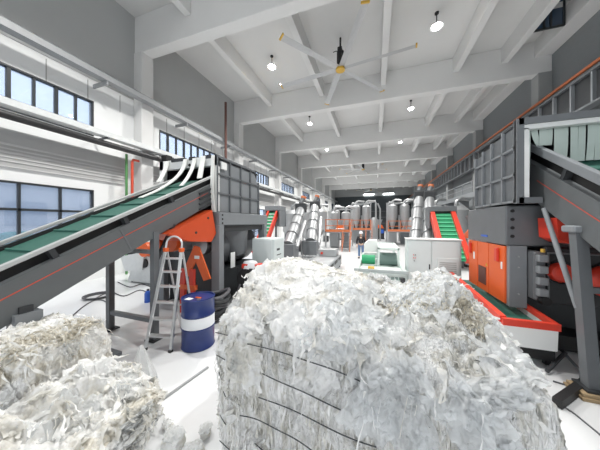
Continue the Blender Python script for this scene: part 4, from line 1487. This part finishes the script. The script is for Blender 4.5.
class Bale:
    def __init__(self, origin, ang, L, D, H, pn=7.0, crest=None, fold=.022, lump=.06, top=.06, seed=0, extra=None):
        self.o, self.L, self.D, self.H, self.pn = np.array(origin, float), L, D, H, pn
        self.ex = np.array((math.cos(ang), math.sin(ang), 0))
        self.ey = np.array((-math.sin(ang), math.cos(ang), 0))
        self.crest, self.fold, self.lump, self.top, self.seed, self.extra = crest, fold, lump, top, seed, extra

    def surf(self, c, lift=0.0):
        """c in [-1,1]^3 on the cube -> world points and normals"""
        c = np.asarray(c, float)
        a = np.abs(c)
        nrm = np.maximum((a ** self.pn).sum(1), 1e-9) ** (1 / self.pn)
        q = c / nrm[:, None]
        q[:, 2] = np.where(c[:, 2] < 0, c[:, 2] / np.maximum((a[:, :2] ** self.pn).sum(1) ** (1 / self.pn), np.maximum(a[:, 2], 1e-6)), q[:, 2])
        n = np.sign(c) * a ** (self.pn - 1)
        n /= np.maximum(np.linalg.norm(n, axis=1), 1e-9)[:, None]
        x = q[:, 0] * self.L / 2
        y = q[:, 1] * self.D / 2
        z = (q[:, 2] + 1) * self.H / 2
        k = sstep(.1, 1.0, q[:, 2])
        if self.crest is not None:
            z = z + k * self.crest(x, y)
        P = np.stack([x, y, z], 1)
        side = 1 - sstep(.35, .85, np.abs(n[:, 2]))
        sd = self.seed
        warp = np.stack([noise3(P * 3.1, sd + 50), noise3(P * 3.1 + 9, sd + 51), noise3(P * 3.1 + 19, sd + 52)], 1) * .12
        Q = P + warp
        d = self.lump * fbm(Q * 2.4, 3, sd)
        fq = Q * np.array((13, 13, 1.5))
        rd_ = fbm(fq, 3, sd + 3, True)
        d += side * self.fold * (rd_ - 1.2 * sstep(.45, .9, -rd_) + .6 * fbm(Q * np.array((40, 40, 4.0)), 2, sd + 5, True))
        tq = Q * np.array((4.6, 4.6, 4.6))
        d += (1 - side) * self.top * fbm(tq, 4, sd + 7, True)
        d += .008 * fbm(Q * 26, 2, sd + 9, True)
        if self.extra is not None:
            d += self.extra(P, n)
        d *= sstep(-1.0, -.86, c[:, 2]) * .9 + .1
        P = P + n * (d + lift)[:, None]
        P[:, 2] = np.maximum(P[:, 2], 0.0)
        W = self.o + P[:, :1] * self.ex + P[:, 1:2] * self.ey + np.array([0, 0, 1]) * P[:, 2:3]
        Wn = n[:, :1] * self.ex + n[:, 1:2] * self.ey + np.array([0, 0, 1]) * n[:, 2:3]
        return W, Wn

    def body(self, nx, ny, nz):
        vs, fs, off = [], [], 0
        for ax, sgn, na, nb in ((1, -1, nx, nz), (1, 1, nx // 2, nz // 2), (0, -1, ny, nz), (0, 1, ny, nz), (2, 1, nx, ny), (2, -1, 6, 6)):
            u = np.linspace(-1, 1, na + 1)
            v = np.linspace(-1, 1, nb + 1)
            U, V = np.meshgrid(u, v, indexing='ij')
            c = np.zeros(((na + 1) * (nb + 1), 3))
            oth = [q for q in range(3) if q != ax]
            c[:, ax] = sgn
            c[:, oth[0]] = U.ravel()
            c[:, oth[1]] = V.ravel()
            W, _ = self.surf(c)
            I = np.arange((na + 1) * (nb + 1)).reshape(na + 1, nb + 1)
            q = np.stack([I[:-1, :-1], I[1:, :-1], I[1:, 1:], I[:-1, 1:]], -1).reshape(-1, 4)
            if (sgn > 0) == (ax == 1):
                q = q[:, ::-1]
            vs.append(W)
            fs.append(q + off)
            off += len(W)
        return np.concatenate(vs), np.concatenate(fs)


def np_mesh(name, W, Q, m, parent, smooth=True):
    off = np.array(parent['_o'])
    me = bpy.data.meshes.new(name)
    W = np.asarray(W, np.float64) - off
    Q = np.asarray(Q, np.int32)
    me.vertices.add(len(W))
    me.vertices.foreach_set('co', W.astype(np.float32).ravel())
    me.loops.add(Q.size)
    me.loops.foreach_set('vertex_index', Q.ravel())
    me.polygons.add(len(Q))
    me.polygons.foreach_set('loop_start', np.arange(0, Q.size, 4, dtype=np.int32))
    me.polygons.foreach_set('use_smooth', np.full(len(Q), smooth))
    me.update(calc_edges=True)
    me.materials.append(MATS[m])
    o = bpy.data.objects.new(name, me)
    COL.objects.link(o)
    o.parent = parent
    o['_o'] = parent['_o']
    return o


def face_c(ax, sgn, u, v):
    c = np.zeros((len(u), 3))
    oth = [q for q in range(3) if q != ax]
    c[:, ax] = sgn
    c[:, oth[0]] = u
    c[:, oth[1]] = v
    return c


def sheet(B, ax, sgn, u0, v0, su, sv, lift, amp, seed, rot=0.0, n=19):
    """a crumpled sheet of film draped on a bale face round cube point (u0, v0)"""
    g = np.linspace(-1, 1, n)
    U, V = np.meshgrid(g, g, indexing='ij')
    U, V = U.ravel(), V.ravel()
    rag = 1 + .25 * noise3(np.stack([U * 2, V * 2, np.full_like(U, seed * 3.7)], 1), seed)
    uu, vv = U * rag, V * rag
    cu = u0 + su * (uu * math.cos(rot) - vv * math.sin(rot))
    cv = v0 + sv * (uu * math.sin(rot) + vv * math.cos(rot))
    c = face_c(ax, sgn, cu, cv)
    # wrap what runs over an edge back onto the cube
    over = np.maximum(np.abs(c).max(1), 1.0)
    c = c / over[:, None]
    q = np.stack([U * 2.2 + seed, V * 2.2, np.zeros_like(U)], 1)
    l = lift + amp * fbm(q * 1.5, 4, seed, True) + amp * .8 * (np.maximum(np.abs(U), np.abs(V)) ** 4) * noise3(q * .9, seed + 4)
    W, _ = B.surf(c, 0.0)
    _, N_ = B.surf(c, 0.0)
    W = W + N_ * np.maximum(l, .004)[:, None]
    W[:, 2] = np.maximum(W[:, 2], .004)
    I = np.arange(n * n).reshape(n, n)
    return W, np.stack([I[:-1, :-1], I[1:, :-1], I[1:, 1:], I[:-1, 1:]], -1).reshape(-1, 4)


def strips(B, count, pick, length, width, lift, curl, seed, grav=.8, seg=7):
    """ragged ribbons of film rooted on the bale surface"""
    r = np.random.default_rng(seed)
    c = pick(r, count)
    P, N_ = B.surf(c)
    t = r.normal(size=(count, 3))
    t -= N_ * (t * N_).sum(1)[:, None]
    t /= np.linalg.norm(t, axis=1)[:, None]
    g = np.array([0, 0, -1.0]) - N_ * (-N_[:, 2:3])
    gl = np.linalg.norm(g, axis=1)[:, None]
    t = t * (1 - grav * gl) + g * grav
    t /= np.maximum(np.linalg.norm(t, axis=1), 1e-6)[:, None]
    b = np.cross(N_, t)
    ln = length * (.4 + 1.2 * r.random(count))
    wd = width * (.3 + 1.4 * r.random(count))
    ph = r.random(count) * 6.28
    fq = 2 + r.random(count) * 5
    V, Q = [], []
    pos = P + N_ * (.004 + .5 * lift * r.random(count))[:, None]
    rows = []
    dirv = t.copy()
    for k in range(seg + 1):
        s = k / seg
        off = N_ * (lift * np.sin(PI * s * (.6 + .8 * r.random(count))) + .012 * np.sin(fq * 3 * s + ph))[:, None]
        mid = pos + off
        tw = 1.2 * np.sin(fq * s + ph)
        wv = b * np.cos(tw)[:, None] + N_ * np.sin(tw)[:, None]
        w = (wd * (1 - .6 * s) * (.7 + .3 * np.sin(9 * s + ph)))[:, None]
        rows.append(np.stack([mid - wv * w, mid + wv * w], 1))
        dirv = dirv + curl * r.normal(size=(count, 3))
        dirv -= N_ * ((dirv * N_).sum(1) * .7)[:, None]
        dirv /= np.linalg.norm(dirv, axis=1)[:, None]
        pos = pos + dirv * (ln / seg)[:, None]
    V = np.stack(rows, 1)                       # count, seg+1, 2, 3
    V[..., 2] = np.maximum(V[..., 2], .003)
    base = (np.arange(count) * (seg + 1) * 2)[:, None]
    k = np.arange(seg) * 2
    Q = np.stack([base + k, base + k + 1, base + k + 3, base + k + 2], -1).reshape(-1, 4)
    return V.reshape(-1, 3), Q


def add_strips(t, B, m, name='loose_strips', **k):
    V, Q = strips(B, **k)
    o = np_mesh(name, V, Q, m, t)
    o['kind'] = 'stuff'
    return o


# --- the big bale in front of the camera
BX = math.atan2(-.19, .98)
P0 = Vector((-1.56, 1.86, 0))
BL, BD, BH = 2.47, 1.3, 1.44
exv = Vector((math.cos(BX), math.sin(BX), 0))
eyv = Vector((-math.sin(BX), math.cos(BX), 0))
cen = P0 + exv * (BL / 2) + eyv * (BD / 2)
SIL_U = [200, 218, 232, 250, 265, 282, 300, 322, 345, 372, 400, 412, 425, 438, 450, 465, 480, 500, 520, 545, 600]
SIL_V = [318, 308, 291, 277, 266, 261, 263, 270, 273, 279, 290, 286, 278, 275, 281, 296, 310, 323, 342, 368, 430]
CS, CZ = [], []
for i in range(41):
    s_ = -BL / 2 + BL * i / 40
    p = cen + exv * s_ + eyv * (.20 * BD)
    dd = math.cos(YAW) * p.y - math.sin(YAW) * p.x
    rd = math.cos(YAW) * p.x + math.sin(YAW) * p.y
    uu = 300 + FPX * rd / dd
    vv = float(np.interp(uu, SIL_U, SIL_V))
    CS.append(s_)
    CZ.append(max(.0, CAMZ - (vv - HOR) * dd / FPX - BH - .03))


def crest_main(x, y):
    h = np.interp(x, CS, CZ)
    yy = y / BD
    return h * np.where(yy < .2, sstep(-.60, -.05, yy), 1 - .85 * sstep(.2, .62, yy))


def extra_main(P, n):
    # soft tuft that bulges over the straps, and a hollow on the right of the front
    front = np.clip(-n[:, 1], 0, 1)
    d = .10 * np.exp(-((P[:, 0] + .82) / .10) ** 2) * sstep(.35, .75, P[:, 2]) * front
    d += .05 * np.exp(-((P[:, 0] + 1.05) / .14) ** 2 - ((P[:, 2] - 1.25) / .2) ** 2) * front
    d -= .07 * np.exp(-((P[:, 0] - .55) / .22) ** 2 - ((P[:, 2] - 1.18) / .13) ** 2) * front
    return d


MB_ = Bale((cen.x, cen.y, 0), BX, BL, BD, BH, 8.0, crest_main, .046, .055, .05, 11, extra_main)
t = thing('film_bale', (cen.x, cen.y, 0), 'large strapped bale of crumpled white plastic film in the foreground', 'bale')
W, Q = MB_.body(300, 170, 180)
np_mesh('body', W, Q, 'film_core', t)


def pick_face(ax, sgn, u, v):
    def f(r, n):
        return face_c(ax, sgn, r.uniform(*u, n), r.uniform(*v, n))
    return f


add_strips(t, MB_, 'film_strip', count=380, pick=pick_face(1, -1, (-1, 1), (-.9, .9)), length=.30, width=.010, lift=.004, curl=.06, seed=1, grav=.95)
add_strips(t, MB_, 'film_strip', count=450, pick=pick_face(2, 1, (-.88, .95), (-1, .9)), length=.13, width=.028, lift=.012, curl=.3, seed=2, grav=.3)
add_strips(t, MB_, 'film_beige', name='shredded_tangle', count=1500, pick=pick_face(2, 1, (.25, .85), (-.5, .3)), length=.07, width=.010, lift=.016, curl=.9, seed=3, grav=.1)
add_strips(t, MB_, 'film_beige', name='shredded_tangle', count=200, pick=pick_face(2, 1, (-.5, .05), (-.1, .6)), length=.09, width=.010, lift=.012, curl=.5, seed=4, grav=.1)
add_strips(t, MB_, 'film_strip', count=250, pick=pick_face(0, -1, (-1, 1), (-.9, .8)), length=.16, width=.012, lift=.006, curl=.10, seed=5, grav=.9)
k = 0
for (ax, sg, ur, vr, n_, s0, s1, lf, am, mm) in ((2, 1, (-.95, .0), (-1, .7), 26, .10, .22, .015, .045, 'film_strip'), (2, 1, (-.1, .98), (-1, .6), 22, .08, .18, .02, .05, 'film_clear'),
                                                (1, -1, (.25, .98), (.25, .98), 14, .08, .14, .02, .05, 'film_clear'), (1, -1, (-.95, .1), (.45, .98), 10, .06, .12, .012, .03, 'film_strip'),
                                                (1, -1, (.4, .98), (-.8, .2), 9, .08, .15, .02, .05, 'film_clear'), (1, -1, (-.75, -.55), (-.2, .9), 5, .05, .07, .02, .03, 'film_strip')):
    for i in range(n_):
        s_ = rng.uniform(s0, s1)
        W, Q = sheet(MB_, ax, sg, rng.uniform(*ur), rng.uniform(*vr), s_, s_ * (1.6 if ax == 1 or True else 1), lf, am, 100 + k, rng.uniform(0, 3.1))
        np_mesh('film_sheet', W, Q, mm, t)
        k += 1
# straps: dark wires sunk between the folds, visible in runs
for z_, runs in ((1.27, ((-.90, -.78), (-.56, .22))), (1.07, ((-.90, -.78), (-.44, .12))), (.90, ((-.90, -.80), (-.45, .30))), (.69, ((-.90, -.80), (-.60, -.05))), (.47, ((-.90, -.78), (-.5, .2))), (.22, ((-.9, .2),))):
    for a, b in runs:
        m_ = int((b - a) * 60) + 4
        u_ = np.linspace(a, b, m_)
        cz_ = z_ / BH * 2 - 1
        W, N_ = MB_.surf(face_c(1, -1, u_, np.full(m_, cz_)))
        W = W + N_ * .034
        # a taut wire: smooth the course
        for _ in range(80):
            W[1:-1] = .5 * W[1:-1] + .25 * (W[:-2] + W[2:])
        W, N2 = W + N_ * .006, N_
        MB().tube([tuple(p) for p in W], .0042, 6).build('strap', 'frame_dark', t)

# --- smaller bale at the left edge
cenL = Vector((-3.62, 1.42, 0))


def crest_left(x, y):
    return .12 * np.exp(-((x - .42) / .16) ** 2) + .05 * np.exp(-((x + .1) / .3) ** 2)


LB = Bale((cenL.x, cenL.y, 0), math.radians(8), 1.12, .86, 1.05, 6.0, crest_left, .014, .06, .045, 31)
t = thing('film_bale', tuple(cenL), 'smaller compressed bale of dirty white film below the left conveyor', 'bale')
W, Q = LB.body(120, 90, 100)
np_mesh('body', W, Q, 'film_core_dirty', t)
add_strips(t, LB, 'film_strip', count=150, pick=pick_face(2, 1, (-1, 1), (-1, 1)), length=.14, width=.03, lift=.012, curl=.3, seed=21, grav=.2)
add_strips(t, LB, 'film_beige', name='shredded_tangle', count=220, pick=pick_face(2, 1, (.45, 1), (-1, .5)), length=.14, width=.014, lift=.015, curl=.4, seed=22, grav=.6)
add_strips(t, LB, 'film_strip', count=160, pick=pick_face(1, -1, (-1, 1), (-.6, .95)), length=.16, width=.014, lift=.012, curl=.15, seed=23, grav=.8)
add_strips(t, LB, 'film_strip', count=200, pick=pick_face(0, 1, (-1, 1), (-.6, .95)), length=.2, width=.014, lift=.01, curl=.15, seed=24, grav=.8)
for i in range(22):
    ax, sg = ((2, 1), (2, 1), (0, 1), (1, -1))[i % 4]
    s_ = rng.uniform(.12, .28)
    W, Q = sheet(LB, ax, sg, rng.uniform(-.9, .9), rng.uniform(-.2, .95) if ax != 2 else rng.uniform(-.9, .9), s_, s_, .012, .03, 300 + i, rng.uniform(0, 3))
    np_mesh('film_sheet', W, Q, ('film_strip', 'film_clear', 'film_beige')[i % 3 if ax != 2 else 0], t)
# rolled film ends on its front
for (x, z, r) in ((-.38, .88, .10), (-.36, .68, .13), (-.14, .86, .09), (-.12, .66, .12), (.10, .84, .10), (.12, .62, .12)):
    c, s_ = math.cos(math.radians(8)), math.sin(math.radians(8))
    ct_ = Vector((cenL.x + x * c + .46 * s_, cenL.y + x * s_ - .46 * c, z))
    mb = MB(Matrix.Translation(ct_) @ Matrix.Rotation(math.radians(8), 4, 'Z'))
    mb.lathe((0, 0, 0), [(.001, -.05), (r * .3, -.055), (r * .75, -.04), (r, .01), (r, .3)], 20, 'y')
    mb.build('film_roll', 'film_core_dirty', t)

# --- loose pile of film slabs at the lower left
cenP = Vector((-2.66, 1.12, 0))


def crest_pile(x, y):
    return .34 * sstep(.34, -.40, x) + .10 * np.exp(-((y - .5) / .25) ** 2 - ((x + .1) / .3) ** 2)


def extra_pile(P, n):
    # leaning layers
    return .03 * np.sin(34 * (P[:, 2] + .45 * P[:, 1] - .15 * P[:, 0]) + 3 * noise3(P * 3, 77))


PB = Bale((cenP.x, cenP.y, 0), 0, .82, 1.74, .46, 3.5, crest_pile, .012, .07, .07, 61, extra_pile)
t = thing('film_pile', tuple(cenP), 'loose pile of crumpled film slabs at the lower left corner', 'film pile')
W, Q = PB.body(110, 200, 80)
np_mesh('body', W, Q, 'film_core_dirty', t)
add_strips(t, PB, 'film_strip', count=260, pick=pick_face(2, 1, (-1, 1), (-1, 1)), length=.22, width=.03, lift=.012, curl=.2, seed=41, grav=.2)
add_strips(t, PB, 'film_strip', count=250, pick=pick_face(0, 1, (-1, 1), (-.8, 1)), length=.2, width=.02, lift=.012, curl=.25, seed=42, grav=.5)
for i in range(40):
    ax, sg = ((2, 1), (0, 1), (2, 1), (1, 1))[i % 4]
    s_ = rng.uniform(.12, .3)
    W, Q = sheet(PB, ax, sg, rng.uniform(-.9, .9), rng.uniform(-.4, .95) if ax != 2 else rng.uniform(-.95, .95), s_ * 1.4 if ax == 2 else s_, s_ * .8, .015, .05, 400 + i, rng.uniform(-.5, .5))
    np_mesh('film_sheet', W, Q, ('film_strip', 'film_clear', 'film_strip', 'film_strip')[i % 4 if i % 10 else 1], t)
# upright tuft of film
tf = on_floor(143, 395)
mb = MB()
rings = []
n_ = 18
for j in range(9):
    s_ = j / 8
    for i in range(n_):
        th = 2 * PI * i / n_
        r_ = (.16 * (1 - s_) ** .8 + .012) * (1 + .35 * math.sin(5 * th + 2 * s_) * (1 - s_ * .5))
        rings.append((tf.x + r_ * math.cos(th) - .03 * s_, tf.y + r_ * math.sin(th), .05 + .62 * s_))
mb._add(rings, [(j * n_ + i, j * n_ + (i + 1) % n_, (j + 1) * n_ + (i + 1) % n_, (j + 1) * n_ + i) for j in range(8) for i in range(n_)], True)
mb.build('film_tuft', 'film_clear', t)
# scraps of film on the floor
for i, (u, v, r_, lab) in enumerate(((174, 446, .09, 'crumpled scrap of film nearest the loose pile'), (192, 458, .10, 'largest crumpled film scrap on the floor at the bottom edge'), (205, 436, .06, 'small film scrap halfway to the big bale'), (168, 428, .06, 'tiny film scrap right of the loose pile'))):
    c = on_floor(u, v)
    S = Bale((c.x, c.y, 0), i, r_ * 2, r_ * 1.6, r_ * .9, 2.5, None, .01, .05, .05, 90 + i)
    t = thing('film_scrap', tuple(c), lab, 'film scrap', 'film scraps on the floor')
    W, Q = S.body(24, 24, 14)
    np_mesh('body', W, Q, 'film_strip', t)
    W, Q = sheet(S, 2, 1, 0, 0, .9, .9, .01, .03, 500 + i)
    np_mesh('film_sheet', W, Q, 'film_clear', t)
# red and grey scrap on the floor by the drum
c = on_floor(222, 334)
o = MB().bar(c + Vector((-.08, 0, .03)), c + Vector((.10, .05, .03)), .07, .05).build('red_offcut', 'red', base=c)
tag(o, 'small red offcut on the floor behind the big bale', 'offcut')

# drop the helper property again
for ob in bpy.data.objects:
    if '_o' in ob:
        del ob['_o']
